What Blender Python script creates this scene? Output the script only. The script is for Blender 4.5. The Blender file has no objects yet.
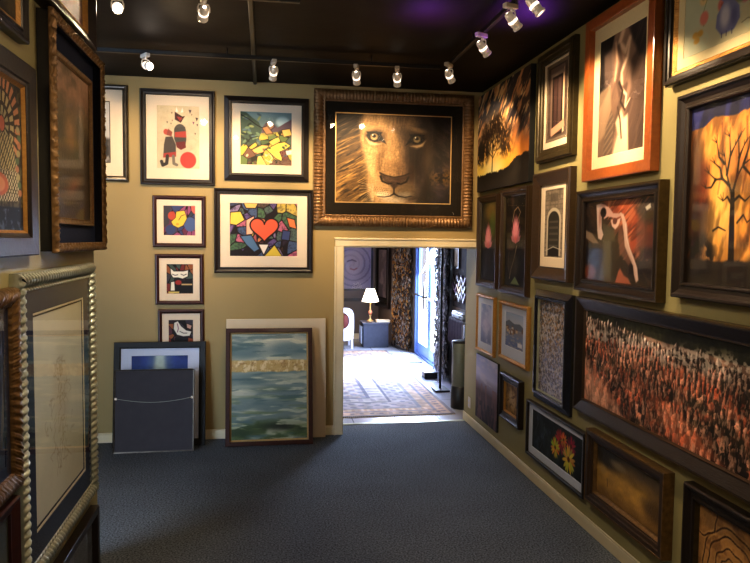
import bpy, math, random
import numpy as np
from mathutils import Vector, Matrix, Euler

random.seed(7)
rng = np.random.default_rng(11)
scn = bpy.context.scene
COL = scn.collection
PI = math.pi

# ------------------------------------------------------------------ colours / materials
def lin(c):
    c = np.asarray(c, float) / 255.0
    return np.where(c <= 0.04045, c / 12.92, ((c + 0.055) / 1.055) ** 2.4)

def L4(c):
    r = lin(c)
    return (float(r[0]), float(r[1]), float(r[2]), 1.0)

def new_mat(name):
    m = bpy.data.materials.new(name)
    m.use_nodes = True
    nt = m.node_tree
    b = nt.nodes['Principled BSDF']
    return m, nt, b

def mat(name, c, rough=0.5, metal=0.0, c2=None, scale=40.0, bump=0.0, bscale=None, spec=None, coat=0.0, stretch=None, detail=4.0, emit=None, estr=0.0):
    m, nt, b = new_mat(name)
    b.inputs['Roughness'].default_value = rough
    b.inputs['Metallic'].default_value = metal
    if spec is not None: b.inputs['Specular IOR Level'].default_value = spec
    b.inputs['Coat Weight'].default_value = coat
    b.inputs['Coat Roughness'].default_value = 0.05
    tc = nt.nodes.new('ShaderNodeTexCoord')
    mp = nt.nodes.new('ShaderNodeMapping')
    nt.links.new(tc.outputs['Object'], mp.inputs['Vector'])
    if stretch: mp.inputs['Scale'].default_value = stretch
    nz = nt.nodes.new('ShaderNodeTexNoise')
    nz.inputs['Scale'].default_value = scale
    nz.inputs['Detail'].default_value = detail
    nt.links.new(mp.outputs[0], nz.inputs['Vector'])
    if c2 is None: c2 = tuple(max(0, v * 0.86) for v in c)
    mx = nt.nodes.new('ShaderNodeMix'); mx.data_type = 'RGBA'
    mx.inputs[6].default_value = L4(c); mx.inputs[7].default_value = L4(c2)
    nt.links.new(nz.outputs['Fac'], mx.inputs[0])
    nt.links.new(mx.outputs[2], b.inputs['Base Color'])
    if bump:
        n2 = nt.nodes.new('ShaderNodeTexNoise')
        n2.inputs['Scale'].default_value = bscale or scale
        n2.inputs['Detail'].default_value = 3
        nt.links.new(mp.outputs[0], n2.inputs['Vector'])
        bp = nt.nodes.new('ShaderNodeBump')
        bp.inputs['Strength'].default_value = bump
        bp.inputs['Distance'].default_value = 0.01
        nt.links.new(n2.outputs['Fac'], bp.inputs['Height'])
        nt.links.new(bp.outputs[0], b.inputs['Normal'])
    if emit is not None:
        b.inputs['Emission Color'].default_value = L4(emit)
        b.inputs['Emission Strength'].default_value = estr
    return m

def attr_mat(name, rough=0.55, coat=0.0, spec=0.3, bump=0.0, metal=0.0):
    m, nt, b = new_mat(name)
    at = nt.nodes.new('ShaderNodeAttribute'); at.attribute_name = 'Col'
    nt.links.new(at.outputs['Color'], b.inputs['Base Color'])
    b.inputs['Roughness'].default_value = rough
    b.inputs['Metallic'].default_value = metal
    b.inputs['Specular IOR Level'].default_value = spec
    b.inputs['Coat Weight'].default_value = coat
    b.inputs['Coat Roughness'].default_value = 0.04
    if bump:
        tc = nt.nodes.new('ShaderNodeTexCoord')
        n2 = nt.nodes.new('ShaderNodeTexNoise'); n2.inputs['Scale'].default_value = 90
        nt.links.new(tc.outputs['Object'], n2.inputs['Vector'])
        bp = nt.nodes.new('ShaderNodeBump'); bp.inputs['Strength'].default_value = bump
        bp.inputs['Distance'].default_value = 0.004
        nt.links.new(n2.outputs['Fac'], bp.inputs['Height'])
        nt.links.new(bp.outputs[0], b.inputs['Normal'])
    return m

def glass_mat(name, tint=(1, 1, 1), ior=1.5, k=1.0):
    m, nt, b = new_mat(name)
    nt.nodes.remove(b)
    out = nt.nodes['Material Output']
    tr = nt.nodes.new('ShaderNodeBsdfTransparent'); tr.inputs['Color'].default_value = (*tint, 1)
    gl = nt.nodes.new('ShaderNodeBsdfGlossy'); gl.inputs['Roughness'].default_value = 0.015
    gl.inputs['Color'].default_value = (1, 1, 1, 1)
    fr = nt.nodes.new('ShaderNodeFresnel')
    ge = nt.nodes.new('ShaderNodeNewGeometry'); mi = nt.nodes.new('ShaderNodeMix'); mi.data_type = 'FLOAT'
    mi.inputs[2].default_value = ior; mi.inputs[3].default_value = 1 / ior   # same strength seen from either side
    nt.links.new(ge.outputs['Backfacing'], mi.inputs[0]); nt.links.new(mi.outputs[0], fr.inputs['IOR'])
    mx = nt.nodes.new('ShaderNodeMixShader')
    ml = nt.nodes.new('ShaderNodeMath'); ml.operation = 'MULTIPLY'; ml.inputs[1].default_value = k
    nt.links.new(fr.outputs[0], ml.inputs[0]); nt.links.new(ml.outputs[0], mx.inputs[0])
    nt.links.new(tr.outputs[0], mx.inputs[1]); nt.links.new(gl.outputs[0], mx.inputs[2])
    nt.links.new(mx.outputs[0], out.inputs['Surface'])
    return m

def emit_mat(name, c, s):
    m, nt, b = new_mat(name)
    b.inputs['Base Color'].default_value = L4(c)
    b.inputs['Emission Color'].default_value = L4(c)
    b.inputs['Emission Strength'].default_value = s
    return m

M = {}
M['art'] = attr_mat('printed_paper', 0.6, 0.0, 0.25)
M['art_coat'] = attr_mat('glossy_print', 0.5, 0.35, 0.3)
M['art_oil'] = attr_mat('oil_paint', 0.42, 0.15, 0.45, bump=0.5)
M['art_canvas'] = attr_mat('canvas_paint', 0.6, 0.0, 0.3, bump=0.35)
M['vcol'] = attr_mat('painted_fibre', 0.8, 0, 0.2)
M['glass'] = glass_mat('picture_glass', (1, 1, 1), 1.45, .36)
M['glass_shiny'] = glass_mat('shiny_picture_glass', (1, 1, 1), 1.5, 1.0)
M['door_glass'] = glass_mat('door_glass', (0.93, 0.97, 1.0))
M['black'] = mat('black_lacquer', (36, 24, 15), 0.4, 0, (20, 13, 9), 60, 0.08, coat=0.05)
M['blackmatte'] = mat('matte_black', (20, 20, 22), 0.6, 0, (12, 12, 13), 50)
M['espresso'] = mat('espresso_wood', (42, 29, 21), 0.36, 0, (20, 13, 9), 30, 0.12, stretch=(1, 1, 6), coat=0.05)
M['cherry'] = mat('dark_cherry', (70, 26, 16), 0.35, 0, (38, 12, 8), 30, 0.1, coat=0.1)
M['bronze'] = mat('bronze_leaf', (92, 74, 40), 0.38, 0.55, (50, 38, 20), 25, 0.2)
M['olivebronze'] = mat('olive_bronze', (84, 72, 44), 0.4, 0.4, (44, 36, 22), 25, 0.2)
M['walnut'] = mat('walnut_wood', (68, 47, 27), 0.38, 0, (38, 26, 14), 20, 0.15, stretch=(1, 1, 8), coat=0.1)
M['orange'] = mat('figured_orange_wood', (180, 100, 44), 0.32, 0, (134, 66, 26), 18, 0.05, stretch=(2, 1, 2), coat=0.25)
M['gold'] = mat('gold_leaf', (200, 152, 80), 0.42, 0.5, (150, 104, 46), 60, 0.2)
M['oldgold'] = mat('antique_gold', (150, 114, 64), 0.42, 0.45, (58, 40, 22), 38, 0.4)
M['palegold'] = mat('pale_gold', (224, 190, 130), 0.4, 0.45, (196, 158, 100), 40)
M['copper'] = mat('copper_bronze', (156, 118, 76), 0.4, 0.45, (92, 66, 40), 30, 0.1)
M['silver'] = mat('champagne_silver', (206, 210, 190), 0.32, 0.6, (150, 154, 136), 30, 0.1)
M['darksilver'] = mat('pewter', (110, 102, 92), 0.3, 0.7, (52, 46, 42), 20, 0.1)
M['navyframe'] = mat('blue_black_lacquer', (26, 26, 38), 0.26, 0, (14, 14, 20), 30, coat=0.3)
M['white_mat'] = mat('white_matboard', (226, 208, 184), 0.8, 0, (218, 200, 176), 80, spec=0.1)
M['cream_mat'] = mat('cream_matboard', (226, 214, 178), 0.8, 0, (218, 204, 166), 80, spec=0.1)
M['cool_mat'] = mat('cool_matboard', (206, 212, 230), 0.8, 0, (196, 202, 220), 80, spec=0.1)
M['grey_mat'] = mat('grey_matboard', (128, 112, 96), 0.8, 0, (112, 98, 84), 60, spec=0.1)
M['dark_mat'] = mat('dark_matboard', (40, 33, 24), 0.75, 0, (28, 23, 17), 80, spec=0.1)
M['navy_mat'] = mat('navy_matboard', (40, 46, 66), 0.75, 0, (30, 34, 50), 80, spec=0.1)
M['board'] = mat('raw_cream_board', (214, 198, 170), 0.7, 0, (204, 186, 156), 10)
M['dust'] = mat('charcoal_backing_paper', (66, 60, 64), 0.8, 0, (52, 48, 54), 12, 0.1)
M['backing'] = mat('brown_backing', (60, 46, 32), 0.8)
M['chrome'] = mat('faintly_glowing_nickel', (226, 220, 212), 0.3, 0.35, (190, 184, 176), 30, emit=(255, 226, 190), estr=.12)  # faint warm emission lightens the metal, as if lit by the lamp
M['glowring'] = mat('light_leaking_ring', (240, 232, 222), 0.4, 0, emit=(255, 236, 214), estr=1.6)
M['whiteplastic'] = mat('white_enamel', (214, 206, 196), 0.35, 0, (198, 190, 180), 30)
M['bulb'] = emit_mat('lit_halogen', (255, 240, 220), 22.0)
M['bulb_hot'] = emit_mat('lit_halogen_bright', (255, 240, 225), 60.0)
M['trackblack'] = mat('black_track', (18, 16, 16), 0.4, 0, (10, 9, 9), 30)

# ------------------------------------------------------------------ objects
def tag(o, label=None, cat=None, group=None, kind=None):
    if label: o['label'] = label
    if cat: o['category'] = cat
    if group: o['group'] = group
    if kind: o['kind'] = kind
    return o

def thing(name, label, cat, loc, rotz=0.0, group=None, rot=None):
    o = bpy.data.objects.new(name, None)
    o.empty_display_size = 0.05
    COL.objects.link(o)
    o.location = loc
    o.rotation_euler = rot if rot else (0, 0, rotz)
    return tag(o, label, cat, group)

class MB:
    def __init__(s): s.v = []; s.f = []; s.sm = []
    def add(s, vs, fs, smooth=False):
        b = len(s.v); s.v += [tuple(p) for p in vs]; s.f += [tuple(b + i for i in f) for f in fs]; s.sm += [smooth] * len(fs)
        return s
    def box(s, x0, x1, y0, y1, z0, z1, mtx=None):
        vs = [Vector((x, y, z)) for z in (z0, z1) for y in (y0, y1) for x in (x0, x1)]
        if mtx: vs = [mtx @ v for v in vs]
        return s.add(vs, [(0, 2, 3, 1), (4, 5, 7, 6), (0, 1, 5, 4), (2, 6, 7, 3), (0, 4, 6, 2), (1, 3, 7, 5)])
    def bbox(s, x0, x1, y0, y1, z0, z1, r=0.004, mtx=None):
        # box with chamfered edges
        vs = []; idx = {}
        X = (x0, x1); Y = (y0, y1); Z = (z0, z1)
        for i in (0, 1):
            for j in (0, 1):
                for k in (0, 1):
                    for a in range(3):
                        p = [X[i], Y[j], Z[k]]
                        sg = [1 if q == 0 else -1 for q in (i, j, k)]
                        for b in range(3):
                            if b != a: p[b] += sg[b] * r
                        idx[(i, j, k, a)] = len(vs); vs.append(Vector(p))
        fs = []
        def q(*l): fs.append([idx[t] for t in l])
        for s_ in (0, 1):
            q((s_, 0, 0, 0), (s_, 1, 0, 0), (s_, 1, 1, 0), (s_, 0, 1, 0))
            q((0, s_, 0, 1), (1, s_, 0, 1), (1, s_, 1, 1), (0, s_, 1, 1))
            q((0, 0, s_, 2), (1, 0, s_, 2), (1, 1, s_, 2), (0, 1, s_, 2))
        for a in (0, 1):
            for b in (0, 1):
                q((0, a, b, 1), (1, a, b, 1), (1, a, b, 2), (0, a, b, 2))
                q((a, 0, b, 0), (a, 1, b, 0), (a, 1, b, 2), (a, 0, b, 2))
                q((a, b, 0, 0), (a, b, 1, 0), (a, b, 1, 1), (a, b, 0, 1))
        for i in (0, 1):
            for j in (0, 1):
                for k in (0, 1): q((i, j, k, 0), (i, j, k, 1), (i, j, k, 2))
        if mtx: vs = [mtx @ v for v in vs]
        return s.add(vs, fs)
    def lathe(s, prof, n=24, mtx=None, cap=True):
        vs = []; fs = []
        for r, z in prof:
            for k in range(n):
                a = 2 * PI * k / n; vs.append(Vector((r * math.cos(a), r * math.sin(a), z)))
        for i in range(len(prof) - 1):
            for k in range(n):
                k2 = (k + 1) % n
                fs.append((i * n + k, i * n + k2, (i + 1) * n + k2, (i + 1) * n + k))
        if cap:
            fs.append(tuple(range(n))[::-1]); fs.append(tuple((len(prof) - 1) * n + k for k in range(n)))
        if mtx: vs = [mtx @ v for v in vs]
        return s.add(vs, fs, True)
    def tube(s, pts, r, n=8):
        pts = [Vector(p) for p in pts]; vs = []; fs = []
        for i, p in enumerate(pts):
            d = (pts[min(i + 1, len(pts) - 1)] - pts[max(i - 1, 0)]).normalized()
            u = d.orthogonal().normalized() if i == 0 else (u - d * u.dot(d)).normalized()
            w = d.cross(u)
            for k in range(n):
                a = 2 * PI * k / n; vs.append(p + (u * math.cos(a) + w * math.sin(a)) * r)
        for i in range(len(pts) - 1):
            for k in range(n):
                k2 = (k + 1) % n; fs.append((i * n + k, i * n + k2, (i + 1) * n + k2, (i + 1) * n + k))
        fs.append(tuple(range(n))[::-1]); fs.append(tuple((len(pts) - 1) * n + k for k in range(n)))
        return s.add(vs, fs, True)
    def build(s, name, m, parent=None, fix=True):
        me = bpy.data.meshes.new(name)
        me.from_pydata(s.v, [], s.f); me.update()
        for p, q in zip(me.polygons, s.sm): p.use_smooth = q
        if fix:
            import bmesh
            bm = bmesh.new(); bm.from_mesh(me); bmesh.ops.recalc_face_normals(bm, faces=bm.faces); bm.to_mesh(me); bm.free()
        if m: me.materials.append(m)
        if any(s.sm) and not all(s.sm):
            pass
        o = bpy.data.objects.new(name, me); COL.objects.link(o)
        if parent: o.parent = parent
        return o

def struct(o): o['kind'] = 'structure'; return o

# ------------------------------------------------------------------ painter for the framed pictures
def vnoise(x, y, seed=0):
    xi = np.floor(x).astype(np.int64); yi = np.floor(y).astype(np.int64)
    xf = x - xi; yf = y - yi
    def h(a, b):
        n = (a * 374761393 + b * 668265263 + seed * 974634777) & 0xffffffff
        n = ((n ^ (n >> 13)) * 1274126177) & 0xffffffff
        return ((n ^ (n >> 16)) & 0xffff) / 65535.0
    u = xf * xf * (3 - 2 * xf); v = yf * yf * (3 - 2 * yf)
    return (h(xi, yi) * (1 - u) + h(xi + 1, yi) * u) * (1 - v) + (h(xi, yi + 1) * (1 - u) + h(xi + 1, yi + 1) * u) * v

def fbm(x, y, seed=0, o=4):
    t = 0; a = 0.5; n = 0
    for i in range(o):
        t = t + a * vnoise(x * 2 ** i, y * 2 ** i, seed + i * 17); n += a; a *= 0.5
    return t / n

def sstep(a, b, x):
    t = np.clip((x - a) / (b - a), 0, 1); return t * t * (3 - 2 * t)

class Paint:
    """u runs left to right 0..1, v runs top to bottom 0..1; a is width over height"""
    def __init__(s, w, h, res):
        s.w, s.h = w, h; s.a = w / h
        s.nx = max(8, int(w * res)); s.ny = max(8, int(h * res))
        s.u, s.v = np.meshgrid(np.linspace(0, 1, s.nx + 1), np.linspace(0, 1, s.ny + 1))
        s.c = np.zeros(s.u.shape + (3,))
        s.px = 1.0 / s.ny
    def fill(s, c): s.c[:] = c; return s
    def grad(s, stops, t=None):
        t = s.v if t is None else t
        xs = [q[0] for q in stops]
        for k in range(3): s.c[..., k] = np.interp(t, xs, [q[1][k] for q in stops])
        return s
    def put(s, m, c):
        c = np.asarray(c, float); m = np.clip(m, 0, 1)[..., None]
        s.c = s.c * (1 - m) + c * m; return s
    def ell(s, cx, cy, rx, ry, c=None, rot=0, soft=None):
        x = (s.u - cx) * s.a; y = s.v - cy; r = math.radians(rot)
        X = x * math.cos(r) + y * math.sin(r); Y = -x * math.sin(r) + y * math.cos(r)
        d = (np.sqrt((X / (rx * s.a)) ** 2 + (Y / ry) ** 2) - 1) * min(rx * s.a, ry)
        sf = soft or s.px; m = 1 - sstep(-sf, sf, d)
        if c is not None: s.put(m, c)
        return m
    def sd_seg(s, p, q):
        px, py = p[0] * s.a, p[1]; qx, qy = q[0] * s.a, q[1]
        x = s.u * s.a - px; y = s.v - py; dx, dy = qx - px, qy - py
        t = np.clip((x * dx + y * dy) / max(1e-9, dx * dx + dy * dy), 0, 1)
        return np.hypot(x - t * dx, y - t * dy), t
    def line(s, pts, w, c, w2=None, soft=None, k=1.0):
        m = np.zeros_like(s.u); n = len(pts) - 1
        for i in range(n):
            d, t = s.sd_seg(pts[i], pts[i + 1])
            wa = w + ((w2 if w2 is not None else w) - w) * ((i + t) / n)
            sf = soft or s.px
            m = np.maximum(m, 1 - sstep(-sf, sf, d - wa / 2))
        return s.put(m * k, c)
    def poly(s, pts, c=None, soft=None, edge=None, ew=0.01):
        x = s.u * s.a; y = s.v; ins = np.zeros(s.u.shape, bool); d = np.full(s.u.shape, 9.0); n = len(pts)
        for i in range(n):
            x1, y1 = pts[i][0] * s.a, pts[i][1]; x2, y2 = pts[(i + 1) % n][0] * s.a, pts[(i + 1) % n][1]
            if y1 != y2:
                cond = ((y1 > y) != (y2 > y)) & (x < (x2 - x1) * (y - y1) / (y2 - y1) + x1)
                ins ^= cond
            dd, _ = s.sd_seg(pts[i], pts[(i + 1) % n]); d = np.minimum(d, dd)
        sd = np.where(ins, -d, d); sf = soft or s.px
        m = 1 - sstep(-sf, sf, sd)
        if c is not None: s.put(m, c)
        if edge is not None: s.put(1 - sstep(ew / 2 - s.px, ew / 2 + s.px, d), edge)
        return m
    def n(s, fx, fy=None, seed=0, o=4, rot=0):
        x = s.u * s.a; y = s.v; r = math.radians(rot)
        X = x * math.cos(r) + y * math.sin(r); Y = -x * math.sin(r) + y * math.cos(r)
        return fbm(X * fx + 50, Y * (fy or fx) + 50, seed, o)
    def mul(s, f): s.c = s.c * (f[..., None] if hasattr(f, 'shape') else f); return s
    def vor(s, n, cols, seed=0, edge=(15, 12, 12), ew=0.012, box=(0, 0, 1, 1)):
        r = np.random.default_rng(seed)
        P = np.column_stack([r.uniform(box[0], box[2], n), r.uniform(box[1], box[3], n)])
        d1 = np.full(s.u.shape, 9.0); d2 = d1.copy(); ix = np.zeros(s.u.shape, int)
        for i, (a, b) in enumerate(P):
            d = np.hypot((s.u - a) * s.a, s.v - b)
            nr = d < d1; d2 = np.where(nr, d1, np.minimum(d2, d)); ix = np.where(nr, i, ix); d1 = np.where(nr, d, d1)
        cs = np.array([cols[r.integers(len(cols))] for _ in range(n)], float)
        s.c[:] = cs[ix]
        if edge is not None: s.put(1 - sstep(ew * .5, ew, d2 - d1), edge)
        return ix, d1, d2

def print_mesh(P, name, m, parent, x0, z0, y, thick=0.0):
    """builds the painted sheet facing local -Y, lower-left corner at x0,z0"""
    nx, ny = P.nx, P.ny
    X = x0 + P.u * P.w; Z = z0 + (1 - P.v) * P.h; Y = np.full_like(X, y)
    co = np.stack([X, Y, Z], -1).reshape(-1, 3).astype(np.float32)
    i = np.arange(nx); j = np.arange(ny); I, J = np.meshgrid(i, j)
    a = J * (nx + 1) + I
    quads = np.stack([a + nx + 1, a + nx + 2, a + 1, a], -1).reshape(-1, 4)
    me = bpy.data.meshes.new(name)
    me.vertices.add(len(co)); me.vertices.foreach_set('co', co.ravel())
    me.loops.add(quads.size); me.loops.foreach_set('vertex_index', quads.ravel().astype(np.int32))
    me.polygons.add(len(quads)); me.polygons.foreach_set('loop_start', np.arange(0, quads.size, 4, dtype=np.int32))
    me.update(calc_edges=True)
    ca = me.color_attributes.new('Col', 'FLOAT_COLOR', 'POINT')
    g_ = P.c.mean(-1, keepdims=True)
    rgb = lin(np.clip(g_ + (P.c - g_) * .87, 0, 255)).reshape(-1, 3)
    rgba = np.concatenate([rgb, np.ones((len(rgb), 1))], 1).astype(np.float32)
    ca.data.foreach_set('color', rgba.ravel())
    me.materials.append(m)
    o = bpy.data.objects.new(name, me); COL.objects.link(o); o.parent = parent
    return o

# ------------------------------------------------------------------ frames
PROF = {
 'flat': [(0, 0), (0, .92), (.06, 1), (.8, .9), (.86, .72), (1, .66), (1, .25)],
 'scoop': [(0, 0), (0, .86), (.1, 1), (.22, 1), (.34, .8), (.55, .62), (.75, .6), (.84, .78), (.92, .78), (1, .6), (1, .25)],
 'bevelin': [(0, 0), (0, .8), (.08, 1), (.16, 1), (.9, .55), (1, .55), (1, .25)],
 'bevelout': [(0, 0), (0, .4), (.6, .75), (.7, 1), (.9, 1), (1, .8), (1, .25)],
 'round': [(0, 0), (0, .5), (.08, .78), (.25, .96), (.45, 1), (.65, .93), (.85, .72), (1, .6), (1, .25)],
 'step': [(0, 0), (0, .7), (.12, .7), (.14, 1), (.5, 1), (.56, .85), (.85, .8), (.9, .65), (1, .65), (1, .25)],
 'thin': [(0, 0), (0, .95), (.1, 1), (.9, 1), (1, .95), (1, .25)],
 'rib': [(0, 0), (0, .6), (.06, .7), (.12, .8), (.22, .95), (.34, 1), (.46, 1), (.58, .95), (.68, .84), (.76, .7), (.8, .6), (.86, .62), (.92, .7), (1, .62), (1, .25)],
}
def orn_fn(kind, amp, period):
    if kind == 'rib': return lambda a, t: amp * (abs(math.sin(PI * a / period)) - 1) if .03 < t < .78 else 0
    if kind == 'rope': return lambda a, t: amp * (abs(math.sin(PI * (a / period + t * .8))) - 1) if .06 < t < .95 else 0
    if kind == 'bead': return lambda a, t: amp * (abs(math.sin(PI * a / period)) - 1) if .8 < t < .99 else 0
    if kind == 'carved':
        def f(a, t):
            v = math.sin(2 * PI * (a / period + .35 * math.sin(6 * t))) * .5 + math.sin(2 * PI * a / period * 2.3 + 9 * t) * .3
            return amp * (v - .6) if .05 < t < .95 else 0
        return f
    return None

def frame_ring(mb, x0, x1, z0, z1, fw, depth, prof='flat', orn=None, amp=.006, period=.02, base=0.0):
    pr = PROF[prof]; f = orn_fn(orn, amp, period) if orn else None
    W = x1 - x0; H = z1 - z0
    # sides: origin corner, direction along, inward direction
    sides = [((x0, z0), (1, 0), (0, 1), W), ((x1, z0), (0, 1), (-1, 0), H), ((x1, z1), (-1, 0), (0, -1), W), ((x0, z1), (0, -1), (1, 0), H)]
    for (ox, oz), (ax, az), (ix, iz), L in sides:
        N = 1 if not f else max(4, int(L / (period / 6.0)))
        if f and orn == 'carved': N = max(4, int(L / (period / 8.0)))
        vs = []; fs = []
        for k in range(N + 1):
            for (t, h) in pr:
                ins = t * fw; a = ins + (L - 2 * ins) * k / N
                hh = h * depth + (f(a, t) if (f and 0 < t < 1) else 0)
                vs.append((ox + ax * a + ix * ins, -(base + max(hh, 0)), oz + az * a + iz * ins))
        n = len(pr)
        for k in range(N):
            for i in range(n - 1): fs.append((k * n + i, (k + 1) * n + i, (k + 1) * n + i + 1, k * n + i + 1))
        mb.add(vs, fs, bool(f))

def ring(mb, x0, x1, z0, z1, X0, X1, Z0, Z1, y, th=.003):
    """flat mat board with window X0..Z1, bevelled cut edge"""
    o = [(x0, y, z0), (x1, y, z0), (x1, y, z1), (x0, y, z1)]
    i_ = [(X0, y, Z0), (X1, y, Z0), (X1, y, Z1), (X0, y, Z1)]
    e = .0025
    b = [(X0 + e, y + th, Z0 + e), (X1 - e, y + th, Z0 + e), (X1 - e, y + th, Z1 - e), (X0 + e, y + th, Z1 - e)]
    vs = o + i_ + b; fs = []
    for k in range(4):
        k2 = (k + 1) % 4
        fs.append((k, k2, 4 + k2, 4 + k)); fs.append((4 + k, 4 + k2, 8 + k2, 8 + k))
    mb.add(vs, fs)

WALLS = {'back': (6.38, 0.0), 'right': (2.055, -PI / 2), 'left': (-0.92, PI / 2), 'far': (12.6, 0.0)}

def picture(name, label, cat, wall, A, art, pic=None, depth=.045, fw=.06, prof='flat', fmat='black', orn=None, amp=.005, period=.02,
            mats=(), fillet=None, glass=False, res=220, artmat='art', edge=None, group=None, tilt=0.0, place=None, recess=.3, part='print'):
    """A=(a0,a1,z0,z1) in wall coordinates; pic=(a0,a1,z0,z1); mats = list of (material key, margin beyond the picture or None=fill)"""
    a0, a1, z0, z1 = A; W = a1 - a0; H = z1 - z0
    if place is None:
        wp, rz = WALLS[wall]
        if wall in ('back', 'far'): loc = ((a0 + a1) / 2, wp - .001, z0)
        elif wall == 'right': loc = (wp - .001, (a0 + a1) / 2, z0)
        else: loc = (wp + .001, (a0 + a1) / 2, z0)
        t = thing(name, label, cat, loc, rz, group)
        if tilt: t.rotation_euler = Euler((tilt, 0, 0)).to_matrix().to_euler() if rz == 0 else (Matrix.Rotation(rz, 3, 'Z') @ Matrix.Rotation(tilt, 3, 'X')).to_euler()
    else:
        t = thing(name, label, cat, place[0], 0, group); t.rotation_euler = place[1]
    mb = MB(); frame_ring(mb, -W / 2, W / 2, 0, H, fw, depth, prof, orn, amp, period)
    mb.build('frame', M[fmat], t)
    if edge:  # added paler rim colours in the light caught by the frame's upper faces
        mb = MB(); frame_ring(mb, -W / 2 - .002, W / 2 + .002, -.002, H + .002, .010, depth * 1.02, 'thin'); mb.build('lit_edge_tint', M[edge], t)
    ox0, ox1, oz0, oz1 = -W / 2 + fw, W / 2 - fw, fw, H - fw
    if fillet:
        mb = MB(); frame_ring(mb, ox0 - .001, ox1 + .001, oz0 - .001, oz1 + .001, fillet[0], depth * .62, 'bevelin', fillet[2] if len(fillet) > 2 else None, .003, .012)
        mb.build('fillet', M[fillet[1]], t)
        q = fillet[0]; ox0 += q; ox1 -= q; oz0 += q; oz1 -= q
    yb = -depth * recess
    if pic is None: px0, px1, pz0, pz1 = ox0, ox1, oz0, oz1
    else:
        pw = pic[1] - pic[0]
        pc = ((pic[0] + pic[1]) / 2 - (a0 + a1) / 2)
        if wall == 'right': pc = -pc
        px0, px1, pz0, pz1 = pc - pw / 2, pc + pw / 2, pic[2] - z0, pic[3] - z0
    bx = MB(); bx.box(-W / 2 + .004, W / 2 - .004, -depth * .22, -.0005, .004, H - .004); bx.build('backing_board', M['backing'], t)
    y = yb
    k = len(mats)
    for i, (mk, mg) in enumerate(mats):
        # outer mat first
        if mg is None: o = (ox0 - .002, ox1 + .002, oz0 - .002, oz1 + .002)
        else: o = (px0 - mg, px1 + mg, pz0 - mg, pz1 + mg)
        nx = mats[i + 1][1] if i + 1 < k else 0
        w_ = (px0 - nx, px1 + nx, pz0 - nx, pz1 + nx)
        yy = y - .003 * (k - i)
        mb = MB(); ring(mb, *o, *w_, yy); mb.build('mat_board' if i == 0 else 'inner_mat', M[mk], t)
    if art:
        P = Paint(px1 - px0, pz1 - pz0, res); art(P)
        print_mesh(P, part, M[artmat], t, px0, pz0, y)
    if glass:
        mb = MB(); yg = yb - .003 * k - .003
        mb.add([(ox0 - .001, yg, oz0 - .001), (ox1 + .001, yg, oz0 - .001), (ox1 + .001, yg, oz1 + .001), (ox0 - .001, yg, oz1 + .001)], [(0, 1, 2, 3)])
        mb.build('glass', M['glass_shiny' if glass == 'shiny' else 'glass'], t, fix=False)
    return t

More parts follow.
